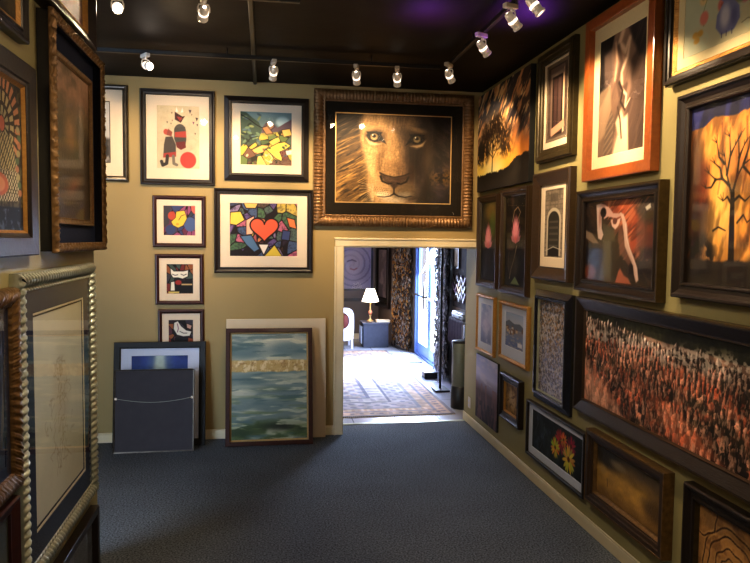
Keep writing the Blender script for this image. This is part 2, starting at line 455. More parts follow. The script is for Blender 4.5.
# ------------------------------------------------------------------ the pictures' contents
def art_lion(P):
    u, v = P.u, P.v
    P.fill((30, 21, 12))
    n1 = P.n(7, 2.2, 1, 5, 66)
    st = P.n(46, 5, 2, 4, 66); st2 = P.n(90, 9, 5, 3, 60)
    # mane at the left, falling away from the face
    mane = 1 - sstep(.17, .30, u - .05 * v)
    P.put(mane * sstep(-.1, .7, v + u * .8) * (.2 + .9 * n1), (122, 84, 34))
    P.put(mane * sstep(.48, .72, st) * .75 * sstep(.0, .4, v + u), (170, 124, 56))
    P.put(mane * sstep(.5, .75, st2) * .7, (22, 15, 8))
    P.put(mane * sstep(.55, .8, P.n(30, 4, 15, 3, 58)) * sstep(.3, .9, v) * .5, (206, 160, 84))
    rt = sstep(.78, .92, u)
    P.put(rt * .7, (30, 22, 16)); P.put(rt * sstep(.45, .75, P.n(30, 5, 25, 4, -60)) * .5, (76, 56, 50)); P.put(rt * sstep(.5, .8, n1) * .4, (56, 46, 66))
    P.put(P.ell(.93, .70, .10, .10, soft=.08) * .35 * sstep(.4, .6, P.n(30, seed=3)), (206, 140, 40))
    face = P.poly([(.25, -.05), (.215, .12), (.205, .26), (.225, .42), (.27, .56), (.285, .68), (.265, .80), (.29, .93), (.36, 1.05), (.66, 1.05), (.73, .93), (.765, .78), (.80, .60), (.84, .38), (.85, .15), (.80, -.05)], None, soft=.035)
    side = sstep(.46, .72, u + .06 * (v - .4)) 
    base = np.stack([np.interp(side, [0, .5, 1], q) for q in ([160, 112, 48], [120, 82, 36], [70, 52, 28])], -1)
    ang = P.n(60, 16, 9, 4, 4)
    fur = (.62 + .5 * ang + .28 * P.n(110, 50, 19, 2)) * (.82 + .34 * P.n(6, 6, 4))
    P.c = P.c * (1 - face[..., None]) + base * fur[..., None] * face[..., None]
    # forehead: dark centre streaks over a lighter ground
    P.put(face * (1 - sstep(.02, .26, v)) * (1 - sstep(.08, .26, np.abs(u - .5))) * sstep(.42, .7, P.n(80, 7, 31, 3, 6)) * .6, (70, 46, 24))
    P.put(P.poly([(.40, -.05), (.47, .12), (.49, .3), (.55, .3), (.60, .12), (.66, -.05)], None, soft=.06) * .35, (64, 44, 26))
    for cx, k in ((.27, .55), (.38, .35), (.66, .25)): P.put(P.ell(cx, .09, .06, .10, soft=.06) * k, (206, 160, 98))
    # bridge of the nose and cheeks
    P.put(P.ell(.455, .42, .045, .30, soft=.10) * .55, (190, 146, 88))
    P.put(P.ell(.29, .56, .045, .15, soft=.06) * .6, (212, 170, 108)); P.put(P.ell(.33, .70, .03, .10, rot=-14, soft=.05) * .5, (206, 160, 100))
    P.put(P.poly([(.53, .16), (.585, .36), (.615, .58), (.645, .70), (.80, .66), (.84, .3), (.78, .12)], None, soft=.07) * .62, (30, 21, 13))
    P.put(P.poly([(.40, .34), (.36, .48), (.35, .62), (.385, .66), (.405, .52), (.43, .38)], None, soft=.03) * .4, (84, 56, 28))
    P.put(P.ell(.80, .48, .04, .2, soft=.06) * .3, (120, 92, 58))
    for (ex, ey, dx, k) in ((.328, .248, 1, 1.0), (.700, .262, -1, .70)):
        P.put(P.ell(ex + .012 * dx, ey, .088, .092, soft=.05) * .72, (52, 34, 18))
        P.put(P.ell(ex - .01 * dx, ey - .098, .07, .026, rot=-10 * dx, soft=.02) * .5 * k, (196, 150, 90))
        P.put(P.poly([(ex - .075 * dx, ey + .02), (ex - .05 * dx, ey + .085), (ex + .0 * dx, ey + .105), (ex + .06 * dx, ey + .085), (ex + .0 * dx, ey + .070), (ex - .045 * dx, ey + .05)], None, soft=.016) * .8 * k, (222, 184, 128))
        P.poly([(ex - .072 * dx, ey - .012), (ex - .035 * dx, ey - .05), (ex + .02 * dx, ey - .056), (ex + .06 * dx, ey - .012), (ex + .105 * dx, ey + .085), (ex + .055 * dx, ey + .045), (ex + .0 * dx, ey + .066), (ex - .045 * dx, ey + .044)], (17, 11, 7), soft=.010)
        P.ell(ex - .002, ey + .004, .033, .040, (118 * k, 96 * k, 56 * k), soft=.008)
        P.put(P.ell(ex - .002, ey + .020, .025, .022, soft=.010) * .7, (166 * k, 140 * k, 92 * k))
        P.ell(ex - .002, ey - .002, .015, .018, (8, 6, 5), soft=.006)
        P.put(P.poly([(ex - .07, ey - .05), (ex + .07, ey - .05), (ex + .055, ey - .022), (ex, ey - .034), (ex - .055, ey - .020)], None, soft=.008), (15, 10, 7))
        P.ell(ex - .014, ey - .014, .005, .007, (232, 224, 206), soft=.004)
    # muzzle pads
    for cx, k in ((.405, 1.0), (.595, .60)):
        P.put(P.ell(cx, .845, .105, .10, soft=.06) * .75, (186 * k, 146 * k, 94 * k))
        P.put(P.ell(cx + (.02 if cx < .5 else -.01), .915, .075, .040, rot=8 if cx < .5 else -8, soft=.025) * .75, (236 * k, 212 * k, 170 * k))
    P.put(P.poly([(.44, .52), (.40, .66), (.62, .66), (.585, .52)], None, soft=.04) * .35, (120, 84, 50))
    P.poly([(.380, .660), (.40, .676), (.45, .700), (.505, .712), (.565, .700), (.61, .676), (.632, .664), (.622, .705), (.595, .748), (.548, .785), (.518, .832), (.49, .832), (.462, .785), (.415, .748), (.388, .705)], (62, 42, 28), soft=.016)
    P.put(P.ell(.46, .735, .05, .022, rot=14, soft=.02) * .5, (112, 82, 58)); P.put(P.ell(.56, .745, .045, .022, rot=-14, soft=.02) * .35, (96, 66, 48))
    P.line([(.385, .70), (.40, .755), (.455, .785), (.48, .775)], .022, (14, 9, 7), w2=.014, soft=.010); P.line([(.628, .70), (.61, .755), (.56, .785), (.53, .775)], .020, (10, 7, 6), w2=.014, soft=.010)
    P.line([(.380, .660), (.43, .688), (.505, .708), (.58, .688), (.632, .662)], .012, (28, 17, 11), soft=.010)
    P.line([(.503, .83), (.503, .895)], .016, (18, 11, 9), soft=.008)
    P.line([(.503, .895), (.47, .922), (.42, .935), (.36, .93)], .016, (24, 15, 11), w2=.006, soft=.010)
    P.line([(.503, .895), (.54, .922), (.60, .935), (.66, .92)], .016, (14, 9, 8), w2=.006, soft=.010)
    P.put(P.ell(.50, .985, .10, .035, soft=.025) * .85, (224, 202, 164)); P.put(P.poly([(.30, .96), (.70, .96), (.68, 1.02), (.34, 1.02)], None, soft=.02) * .4, (160, 130, 92))
    for i in range(4):
        for j in range(6):
            P.put(P.ell(.335 + .02 * j + .006 * i, .825 + .022 * i + .003 * j, .0035, .005, soft=.004) * .7, (56, 36, 22))
    for i in range(16):
        y = .79 + .014 * i
        P.line([(.325, y), (.27, y + .004 + .008 * i), (.19 + .005 * i, y - .02 + .024 * i)], .003, (236, 212, 168), w2=.001, k=.75)
    for i in range(7): P.line([(.69, .83 + .02 * i), (.78, .85 + .035 * i)], .003, (120, 100, 74), w2=.001, k=.5)
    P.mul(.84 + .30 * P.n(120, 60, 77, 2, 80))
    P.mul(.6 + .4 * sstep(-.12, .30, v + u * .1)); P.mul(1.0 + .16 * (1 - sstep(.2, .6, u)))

def art_spheres(P):  # abstract stack of dark shapes and a red disc on beige
    P.fill((204, 184, 148)); P.mul(.93 + .12 * P.n(9, seed=3)); P.put(sstep(.6, .8, P.n(30, seed=8)) * .25, (176, 152, 118))
    P.poly([(.42, .10), (.60, .17), (.66, .16), (.56, .27), (.42, .22)], (70, 36, 34)); P.poly([(.46, .17), (.60, .19), (.54, .25)], (158, 52, 44))
    P.ell(.54, .40, .14, .11, (84, 78, 70)); P.poly([(.41, .36), (.66, .33), (.69, .52), (.66, .66), (.46, .64), (.40, .52)], (78, 72, 66))
    P.poly([(.42, .42), (.68, .40), (.69, .50), (.42, .50)], (186, 64, 52)); P.poly([(.44, .58), (.66, .56), (.68, .66), (.56, .70), (.46, .66)], (120, 44, 40))
    P.ell(.21, .42, .06, .045, (190, 76, 60)); P.poly([(.26, .37), (.36, .42), (.34, .49), (.22, .47)], (150, 70, 56))
    P.poly([(.20, .50), (.36, .49), (.44, .62), (.44, .80), (.14, .82), (.16, .62)], (82, 70, 62)); P.poly([(.15, .76), (.44, .73), (.44, .81), (.14, .83)], (176, 58, 48))
    P.line([(.24, .80), (.22, .92), (.13, .95), (.10, .89)], .05, (60, 48, 42)); P.line([(.38, .80), (.39, .92), (.46, .94)], .045, (120, 108, 94))
    P.ell(.73, .86, .19, .13, (206, 60, 50))
    P.poly([(.46, .02), (.50, .10), (.44, .10)], (226, 220, 206)); P.poly([(.60, .03), (.56, .11), (.62, .10)], (226, 220, 206))
    for x, y, r, c in ((.78, .09, .03, (64, 44, 60)), (.94, .21, .03, (50, 30, 40)), (.86, .27, .022, (110, 50, 90)), (.95, .30, .018, (60, 40, 60)), (.24, .27, .015, (60, 44, 36)), (.33, .29, .012, (60, 44, 36)), (.36, .24, .012, (120, 60, 50)), (.9, .44, .016, (80, 60, 50)), (.35, .12, .014, (90, 60, 40)), (.82, .14, .012, (90, 60, 40))):
        P.poly([(x - r, y - r), (x + r, y - r * .8), (x, y + r)], c)

def art_hills(P):
    P.fill((86, 112, 118))
    u, v = P.u, P.v
    P.put(P.ell(.82, .18, .13, .1, soft=.03), (156, 186, 196)); P.put((1 - sstep(.05, .2, v)) * .6, (112, 146, 156))
    P.poly([(.42, .30), (.52, .17), (.62, .20), (.72, .29), (.86, .20), (1.0, .12), (1, .5), (.4, .5)], (92, 72, 84), soft=.01)
    P.poly([(.50, .22), (.60, .18), (.66, .27), (.56, .36)], (142, 104, 84), edge=(30, 24, 20), ew=.01)
    P.poly([(0, .55), (.4, .4), (.8, .36), (1, .40), (1, 1), (0, 1)], (150, 136, 62), soft=.01)
    ix, d1, d2 = None, None, None
    Q = Paint(P.w, P.h, P.ny / P.h + 1e-6); Q.nx, Q.ny, Q.u, Q.v, Q.c = P.nx, P.ny, P.u, P.v, P.c.copy(); Q.vor(60, [(206, 176, 62), (222, 190, 84), (92, 116, 62), (66, 92, 60), (112, 72, 60), (58, 60, 52), (188, 142, 66), (72, 92, 88), (232, 202, 102)], 14, (28, 26, 22), .014)
    k = sstep(.36, .42, v + .06 * np.sin(u * 9)); P.c = P.c * (1 - k[..., None] * .85) + Q.c * k[..., None] * .85
    P.poly([(.50, .70), (.72, .58), (.86, .55), (.98, .62), (.84, .72), (.80, .92), (.68, .86)], (232, 206, 78), edge=(58, 44, 24), ew=.012)
    P.poly([(.22, .72), (.42, .62), (.56, .63), (.44, .76), (.30, .80)], (226, 176, 92), edge=(58, 44, 24), ew=.01)
    P.poly([(.76, .74), (.86, .70), (.94, .86), (.84, .92)], (118, 62, 52), edge=(40, 24, 20), ew=.01)
    P.poly([(.88, .72), (1, .70), (1, .78), (.90, .80)], (226, 220, 206))
    P.poly([(.42, .30), (.52, .26), (.64, .40), (.50, .42)], (170, 120, 72), edge=(40, 24, 20), ew=.01)
    P.poly([(.80, .33), (.96, .30), (1, .42), (.84, .46)], (226, 186, 92), edge=(50, 34, 20), ew=.01)
    # tree mass at left
    P.poly([(-.02, .0), (.12, .02), (.24, .12), (.36, .20), (.42, .34), (.36, .50), (.26, .60), (.06, .62), (-.02, .7)], (58, 78, 66), soft=.01)
    for i in range(26):
        a = random.Random(i); x = a.uniform(0, .38); y = a.uniform(.05, .58)
        P.put(P.ell(x, y, .05, .022, rot=a.uniform(-60, 60)), ((96, 122, 92), (38, 52, 44), (128, 140, 86), (74, 98, 108))[i % 4])
    P.line([(.0, .06), (.16, .14), (.3, .24), (.42, .3)], .016, (26, 28, 24)); P.line([(.08, .64), (.2, .5), (.34, .46)], .014, (26, 28, 24))
    for i in range(14):
        a = random.Random(i + 50); x = a.uniform(.1, .9); y = a.uniform(.6, .98)
        P.put(P.ell(x, y, .03, .02, rot=a.uniform(-60, 60)) * .8, ((56, 80, 56), (110, 66, 60), (70, 90, 92), (240, 222, 170))[i % 4])
    P.line([(.5, .82), (.56, .78), (.62, .86), (.56, .94), (.49, .9)], .01, (230, 214, 190))

def art_patch_heart(P):  # colourful patchwork round a plain coral heart
    P.vor(46, [(98, 76, 130), (120, 92, 150), (82, 100, 92), (70, 88, 124), (196, 168, 72), (170, 82, 80), (92, 70, 60), (214, 132, 78), (76, 108, 74), (138, 116, 150), (60, 66, 92), (188, 96, 120)], 21, (34, 24, 26), .022)
    tx = (P.n(38, seed=5) > .56); P.put(tx * .35, (36, 30, 50))
    P.poly([(.42, .77), (.58, .77), (.50, .98)], (228, 216, 206), edge=(34, 24, 26), ew=.016)
    P.poly([(.50, 1.0), (.66, .78), (.78, 1.0)], (220, 190, 62), edge=(34, 24, 26), ew=.016)
    P.poly([(.01, .18), (.16, .16), (.22, .32), (.10, .42), (.0, .40)], (236, 196, 72), edge=(34, 24, 26), ew=.016)
    P.poly([(.84, .26), (.96, .30), (.99, .48), (.88, .44)], (226, 120, 64), edge=(34, 24, 26), ew=.016)
    P.poly([(.20, .0), (.42, .0), (.38, .10), (.24, .10)], (214, 176, 92), edge=(34, 24, 26), ew=.016)
    P.poly([(.15, .62), (.32, .60), (.44, .86), (.36, .92), (.24, .78)], (78, 112, 150), edge=(34, 24, 26), ew=.016)
    P.poly([(.78, .50), (.90, .52), (.88, .70), (.76, .68)], (60, 72, 120), edge=(34, 24, 26), ew=.016)
    P.poly([(.24, .32), (.36, .24), (.34, .58), (.24, .60)], (232, 170, 140), edge=(34, 24, 26), ew=.014)
    pts = []
    for i in range(60):
        t = 2 * PI * i / 60
        x = 16 * math.sin(t) ** 3; y = 13 * math.cos(t) - 5 * math.cos(2 * t) - 2 * math.cos(3 * t) - math.cos(4 * t)
        pts.append((.51 + x * .0132, .475 - y * .0158))
    P.poly(pts, (232, 92, 58), edge=(40, 22, 20), ew=.028)

def art_patch_yellow(P):
    P.vor(26, [(168, 58, 52), (112, 46, 70), (60, 66, 110), (76, 60, 84), (206, 96, 84), (54, 60, 74), (150, 70, 110)], 4, (40, 20, 24), .02)
    P.poly([(0, 0), (.22, 0), (.18, .6), (0, .75)], (66, 60, 66))
    P.ell(.84, .62, .2, .24, (74, 92, 140)); P.ell(.22, .80, .16, .16, (56, 66, 110)); P.ell(.26, .34, .12, .14, (190, 70, 50))
    P.poly([(.40, .20), (.66, .16), (.74, .42), (.62, .66), (.46, .74), (.30, .66), (.24, .54), (.38, .40)], (228, 190, 60), edge=(60, 44, 20), ew=.014)
    P.line([(.48, .48), (.56, .34), (.66, .30)], .022, (92, 66, 30)); P.put(P.ell(.44, .62, .05, .04), (214, 150, 40))
    P.put(P.n(26, seed=3) > .62, (196, 110, 116)) if False else None

def art_patch_pale(P, s=0):
    P.vor(24, [(46, 34, 36), (120, 40, 36), (60, 54, 66), (150, 84, 44), (30, 26, 30), (86, 44, 56), (64, 78, 70)], 30 + s, (18, 12, 12), .02)
    P.poly([(.28, 1), (.25, .62), (.6, .55), (.99, .62), (1, 1)], (26, 22, 24), soft=.01)
    if s == 0:
        P.poly([(.14, .12), (.28, .24), (.62, .24), (.82, .20), (.80, .42), (.60, .50), (.44, .46), (.24, .46), (.16, .34)], (222, 214, 196), edge=(20, 14, 14), ew=.02)
        P.line([(.22, .34), (.32, .38), (.42, .36)], .02, (30, 24, 24)); P.line([(.54, .34), (.64, .38), (.74, .34)], .02, (30, 24, 24))
        P.poly([(.16, .60), (.30, .58), (.32, .90), (.14, .90)], (226, 218, 200), edge=(20, 14, 14), ew=.02)
        P.poly([(.55, .66), (.96, .66), (.96, .71), (.56, .71)], (196, 164, 110)); P.poly([(.06, .92), (.48, .92), (.46, .98), (.08, .98)], (206, 180, 90))
        P.ell(.44, .62, .12, .08, (158, 44, 38))
    else:
        P.poly([(.22, .10), (.38, .04), (.52, .22), (.72, .36), (.94, .40), (.86, .56), (.60, .58), (.34, .52), (.20, .32)], (222, 214, 198), edge=(20, 14, 14), ew=.02)
        P.line([(.36, .14), (.40, .30), (.36, .42)], .024, (120, 60, 90)); P.line([(.46, .40), (.6, .46), (.74, .46)], .02, (30, 24, 24))
        P.poly([(.72, .12), (.95, .20), (.90, .34), (.74, .28)], (196, 150, 130), edge=(20, 14, 14), ew=.02)
        P.poly([(.80, .62), (.99, .66), (.95, .98), (.76, .98)], (150, 66, 34))

def art_bw(P):
    P.fill((196, 190, 184)); P.mul(.85 + .2 * P.n(4, seed=2)); P.poly([(0, .3), (.5, .5), (1, .62), (1, 1), (0, 1)], (58, 52, 50), soft=.04)
    P.put(sstep(.5, .7, P.n(14, 5, 6)) * sstep(.6, .9, P.v), (150, 140, 130))

def art_lake(P):
    u, v = P.u, P.v
    P.grad([(0, (176, 178, 160)), (.1, (188, 186, 164)), (.3, (150, 164, 156)), (.5, (126, 146, 140)), (.8, (118, 134, 128)), (.9, (98, 108, 72)), (1, (70, 84, 44))])
    P.put(sstep(.48, .64, P.n(2.2, 9, 3, 4)) * .7, (86, 116, 118)); P.put(sstep(.52, .7, P.n(2.5, 12, 13, 4)) * .7, (208, 200, 168))
    P.put(P.ell(.16, .17, .26, .07, soft=.04) * .75, (84, 116, 122)); P.put(P.ell(.78, .15, .28, .07, soft=.04) * .75, (82, 114, 122))
    P.put(P.ell(.3, .44, .3, .05, soft=.04) * .6, (84, 112, 112)); P.put(P.ell(.62, .55, .4, .05, soft=.05) * .4, (98, 116, 132))
    P.put(P.ell(.10, .56, .16, .03, soft=.02) * .6, (212, 206, 180)); P.put(P.ell(.5, .6, .12, .02, soft=.015) * .7, (216, 212, 190))
    P.put(P.ell(.55, .53, .2, .02, soft=.03) * .5, (108, 128, 70)); P.put(P.ell(.9, .62, .2, .02, soft=.03) * .5, (108, 128, 70))
    P.put(sstep(.80, .92, v + .06 * P.n(6, 3, 8)) * sstep(.35, .6, P.n(5, 12, 8)) * .9, (62, 84, 40)); P.put(P.ell(.72, .885, .26, .035, soft=.03) * .9, (28, 36, 24)); P.put(P.ell(.08, .95, .16, .06, soft=.04) * .9, (44, 70, 34))
    P.put(sstep(.56, .68, P.n(4, 26, 23, 5)) * .65, (222, 214, 176)); P.put(sstep(.58, .7, P.n(4, 30, 33, 5)) * .6, (70, 102, 104)); P.put(sstep(.58, .7, P.n(3, 20, 43, 5)) * sstep(.4, .8, v) * .5, (104, 124, 62))
    b = sstep(.245, .26, v - .012 * (P.n(40, seed=2) - .5)) * (1 - sstep(.355, .37, v - .02 * (P.n(30, seed=4) - .5)))
    P.put(b, (204, 166, 96)); P.put(b * sstep(.45, .65, P.n(50, 30, 7)), (232, 206, 150)); P.put(b * sstep(.55, .75, P.n(36, 50, 9)) * .7, (160, 118, 62))

def art_waterfall(P):
    u, v = P.u, P.v
    P.grad([(0, (40, 58, 128)), (.25, (56, 84, 160)), (.6, (70, 90, 140)), (1, (40, 44, 70))])
    P.put((1 - sstep(.03, .14, np.abs(u - .5) - .10 * v)), (206, 214, 196)); P.put((1 - sstep(.1, .3, np.abs(u - .5))) * .4, (150, 176, 176)); P.mul(.8 + .35 * P.n(9, seed=6))

def art_aged(P):  # dim brown old-master style panel with a pale middle, no figure
    u, v = P.u, P.v
    P.grad([(0, (196, 154, 122)), (.16, (184, 138, 104)), (.34, (112, 92, 60)), (.5, (50, 38, 24)), (1, (24, 18, 16))])
    P.put(sstep(.45, .75, P.n(6, 14, 4)) * (1 - sstep(.2, .5, v)) * .5, (92, 84, 60))
    P.put(P.poly([(.0, .42), (.3, .36), (.5, .40), (.7, .34), (1, .42), (1, 1), (0, 1)], None, soft=.08) * .8, (38, 28, 19))
    P.put(P.ell(.46, .42, .17, .10, soft=.08) * .8, (196, 136, 74)); P.put(P.ell(.55, .76, .2, .05, rot=-14, soft=.05) * .7, (150, 82, 48))
    P.mul(.85 + .3 * P.n(20, seed=9))

def art_portrait_pink(P):
    P.fill((120, 84, 52)); P.put(P.ell(.5, .55, .3, .32, soft=.12), (196, 132, 92)); P.put(P.ell(.5, .98, .5, .3, soft=.1), (96, 52, 36)); P.put(sstep(.5, .7, P.n(10, seed=3)) * .4, (70, 50, 34))

def art_mosaic(P):  # fan arcs and woven tiles
    u, v = P.u, P.v
    P.fill((58, 52, 40)); P.put(sstep(.45, .55, P.n(24, seed=6)) * .7, (112, 100, 66))
    x = (u - .70) * P.a; y = v - .30; r = np.hypot(x, y); th = np.arctan2(y, x)
    a = (r < .34); arc = (np.sin(th * 26) > -.1)
    P.put(a * 1.0, (70, 60, 44)); P.put(((r > .24) & (r < .34) & arc) * 1.0, (206, 138, 92)); P.put(((r > .15) & (r < .22) & (np.sin(th * 18 + 1) > -.2)) * 1.0, (196, 176, 120))
    P.put(((r > .06) & (r < .12) & (np.sin(th * 12) > -.3)) * 1.0, (176, 166, 120)); P.put((r < .05) * 1.0, (206, 110, 80))
    P.poly([(.1, .40), (.84, .36), (.95, .62), (.93, .80), (.1, .84)], (104, 92, 62))
    g = P.poly([(.1, .40), (.84, .36), (.95, .62), (.93, .80), (.1, .84)], None)
    st = (np.sin((u * P.a * 1.2 + v) * 120) > 0); P.put(g * st * (v < .6), (196, 178, 120)); P.put(g * (np.abs(np.sin((u * P.a - v) * 26)) < .16), (40, 36, 28))
    q = (np.sin(u * P.a * 130) * np.sin(v * 130) > .1); P.put(g * q * (v >= .6), (206, 190, 150))
    P.ell(.62, .70, .16, .08, (206, 110, 78)); P.ell(.62, .70, .11, .055, (226, 150, 104))
    for i in range(9): P.ell(.94 + .02 * math.sin(i), .30 + .055 * i, .03, .024, ((176, 160, 110), (92, 112, 76), (186, 120, 84))[i % 3])
    P.poly([(0, .86), (1, .84), (1, 1), (0, 1)], (26, 32, 44)); P.put(sstep(.55, .7, P.n(20, seed=4)) * (v > .86), (76, 88, 104))

def art_drawing(P):
    P.fill((226, 222, 190)); P.mul(.9 + .14 * P.n(3, seed=2)); P.put((P.v < .3) * .25 * (1 - P.v / .3), (196, 176, 110))
    r = random.Random(5)
    for i in range(70):
        x = .5 + r.gauss(0, .10); y = r.uniform(.24, .82); pts = [(x, y)]
        for k in range(4): x += r.gauss(0, .03); y += r.uniform(-.01, .035); pts.append((x, y))
        P.line(pts, .0022, (150, 128, 84), k=.75)
    P.put(P.ell(.5, .45, .13, .16, soft=.1) * .22, (196, 150, 70))

def art_dim(c1, c2, s):
    def f(P):
        P.grad([(0, c1), (1, c2)]); P.put(sstep(.5, .75, P.n(6, seed=s)) * .5, tuple(min(255, q * 1.6) for q in c1))
    return f

def art_sunset(P):
    u, v = P.u, P.v
    P.grad([(0, (58, 62, 76)), (.2, (96, 92, 100)), (.4, (132, 104, 84)), (.6, (176, 104, 50)), (.78, (240, 160, 44)), (1, (200, 110, 30))])
    P.put(sstep(.45, .95, u) * (1 - sstep(.2, .85, v)) * .75, (70, 44, 34))
    P.put(sstep(.2, .9, u) * sstep(.35, .7, v) * .6, (190, 98, 34))
    cl = P.n(4, 12, 3, 5, -38); P.put(sstep(.48, .64, cl) * (1 - sstep(.45, .7, v)) * .95, (40, 36, 44))
    P.put(sstep(.54, .68, P.n(5, 16, 8, 5, -40)) * (1 - sstep(.45, .65, v)) * .95, (236, 168, 104))
    P.put(sstep(.60, .7, P.n(6, 20, 18, 4, -40)) * (1 - sstep(.3, .55, v)), (252, 214, 150))
    P.put(P.ell(.34, .76, .36, .18, soft=.18), (255, 196, 60)); P.put(P.ell(.30, .81, .22, .11, soft=.07), (255, 246, 170)); P.put(P.ell(.08, .80, .14, .09, soft=.06) * .9, (250, 214, 90))
    # tree
    P.put(P.ell(.36, .56, .22, .20, soft=.16) * .8, (255, 196, 96))
    for cx, cy, rx, ry in ((.30, .40, .16, .11), (.46, .46, .13, .10), (.17, .53, .12, .09), (.54, .60, .10, .08), (.34, .52, .16, .12), (.10, .64, .10, .08), (.60, .50, .10, .07), (.44, .34, .10, .07), (.22, .45, .10, .08), (.62, .64, .09, .06)):
        tr = P.ell(cx, cy, rx, ry, soft=.07); P.put(tr * sstep(.40, .52, P.n(34, seed=int(cx * 90)) + .12 * (tr - .6)) * .95, (38, 24, 16))
    P.put(P.ell(.36, .62, .12, .12, soft=.1) * sstep(.45, .6, P.n(40, seed=14)) * .8, (255, 214, 130))
    P.put(P.ell(.10, .62, .16, .12, soft=.05) * sstep(.4, .5, P.n(16, seed=24)), (28, 20, 14))
    P.line([(.33, .86), (.335, .7), (.33, .52)], .026, (20, 13, 8), w2=.01)
    for a, b in (((.333, .66), (.22, .5)), ((.333, .62), (.45, .46)), ((.333, .70), (.50, .60)), ((.333, .68), (.16, .60)), ((.333, .56), (.28, .38)), ((.33, .56), (.38, .36))): P.line([a, ((a[0] + b[0]) / 2, (a[1] + b[1]) / 2 - .02), b], .012, (22, 14, 9), w2=.004)
    hz = .835 - .10 * sstep(.5, 1, u) + .035 * (P.n(26, seed=9, o=2) - .5) - .02 * np.exp(-((u - .78) / .05) ** 2)
    P.put(sstep(-.006, .006, v - hz), (28, 22, 17)); P.put(sstep(.02, .12, v - hz) * .6, (48, 42, 36))

def art_doorway(P):
    P.fill((92, 72, 62)); P.mul(.7 + .5 * P.n(3, 20, 2)); P.poly([(.12, .02), (.88, .02), (.88, .96), (.12, .96)], (120, 96, 84), edge=(62, 46, 38), ew=.012)
    P.poly([(.24, .12), (.78, .12), (.78, .96), (.24, .96)], (40, 26, 24)); P.poly([(.30, .18), (.50, .18), (.50, .94), (.30, .94)], (74, 50, 46), edge=(26, 16, 14), ew=.01)
    P.poly([(.52, .18), (.72, .18), (.72, .94), (.52, .94)], (84, 60, 56), edge=(26, 16, 14), ew=.01); P.poly([(.78, .12), (.86, .06), (.86, .94), (.78, .96)], (226, 186, 150))
    P.poly([(.2, .86), (.86, .78), (.9, .88), (.2, .97)], (206, 150, 120), soft=.01); P.poly([(.16, .1), (.84, .1), (.84, .15), (.16, .15)], (150, 126, 108))

def strata(P, pts, cols, seed, f=20):
    pass

def art_slot(P):  # sepia slot canyon
    u, v = P.u, P.v
    w = P.n(3, 2, 3, 3) * .5
    s = P.n(14, 2.2, 7, 4, 24)
    P.grad([(0, (150, 116, 96)), (.35, (126, 96, 80)), (.7, (112, 86, 70)), (1, (126, 100, 82))])
    P.mul(.72 + .55 * s)
    P.poly([(-.02, -.02), (.34, -.02), (.26, .14), (.30, .32), (.22, .44), (.02, .58), (-.02, .6)], (24, 20, 22), soft=.02)
    P.put(P.poly([(.10, .14), (.30, .10), (.36, .30), (.30, .44), (.12, .40)], None, soft=.03) * .8, (104, 82, 72))
    P.put(P.poly([(.0, .44), (.26, .40), (.30, .62), (.2, .8), (.0, .88)], None, soft=.02) * .7, (170, 138, 108))
    P.put(P.poly([(.70, .28), (1.02, .1), (1.02, 1), (.66, 1), (.60, .7), (.72, .5)], None, soft=.03) * .75, (64, 46, 40))
    P.put(P.poly([(.62, -.02), (1.02, -.02), (1.02, .30), (.86, .26), (.74, .14)], None, soft=.03) * .95, (30, 24, 26))
    P.put(sstep(.5, .7, P.n(30, 3, 5, 3, 30)) * (u > .66) * .3, (116, 90, 76))
    P.line([(.52, .0), (.44, .10), (.58, .18), (.66, .10), (.62, .24), (.50, .34), (.52, .44)], .06, (222, 186, 156), w2=.03, soft=.02)
    P.line([(.42, .12), (.50, .26), (.42, .40), (.48, .52), (.62, .46), (.56, .60)], .05, (90, 66, 56), w2=.03, soft=.02)
    P.line([(.36, .08), (.40, .24), (.36, .38)], .03, (190, 152, 124), soft=.012); P.line([(.52, .48), (.62, .54), (.60, .64), (.70, .58)], .03, (226, 190, 158), w2=.01, soft=.01)
    P.line([(.46, .42), (.54, .50), (.50, .58), (.60, .66)], .03, (46, 32, 28), w2=.02, soft=.01)
    P.poly([(.34, 1.02), (.46, .84), (.40, .74), (.52, .64), (.58, .72), (.66, .70), (.70, 1.02)], (206, 178, 146), soft=.02)
    P.poly([(.12, 1.02), (.18, .76), (.30, .62), (.36, .70), (.34, 1.02)], (104, 84, 70), soft=.015); P.put(P.poly([(.12, 1.02), (.18, .76), (.30, .62), (.36, .70), (.34, 1.02)], None) * (np.sin((v + u * .5) * 110) > .3) * .5, (150, 124, 102))
    P.line([(.44, .62), (.50, .72), (.54, .88)], .02, (70, 50, 42), soft=.01)

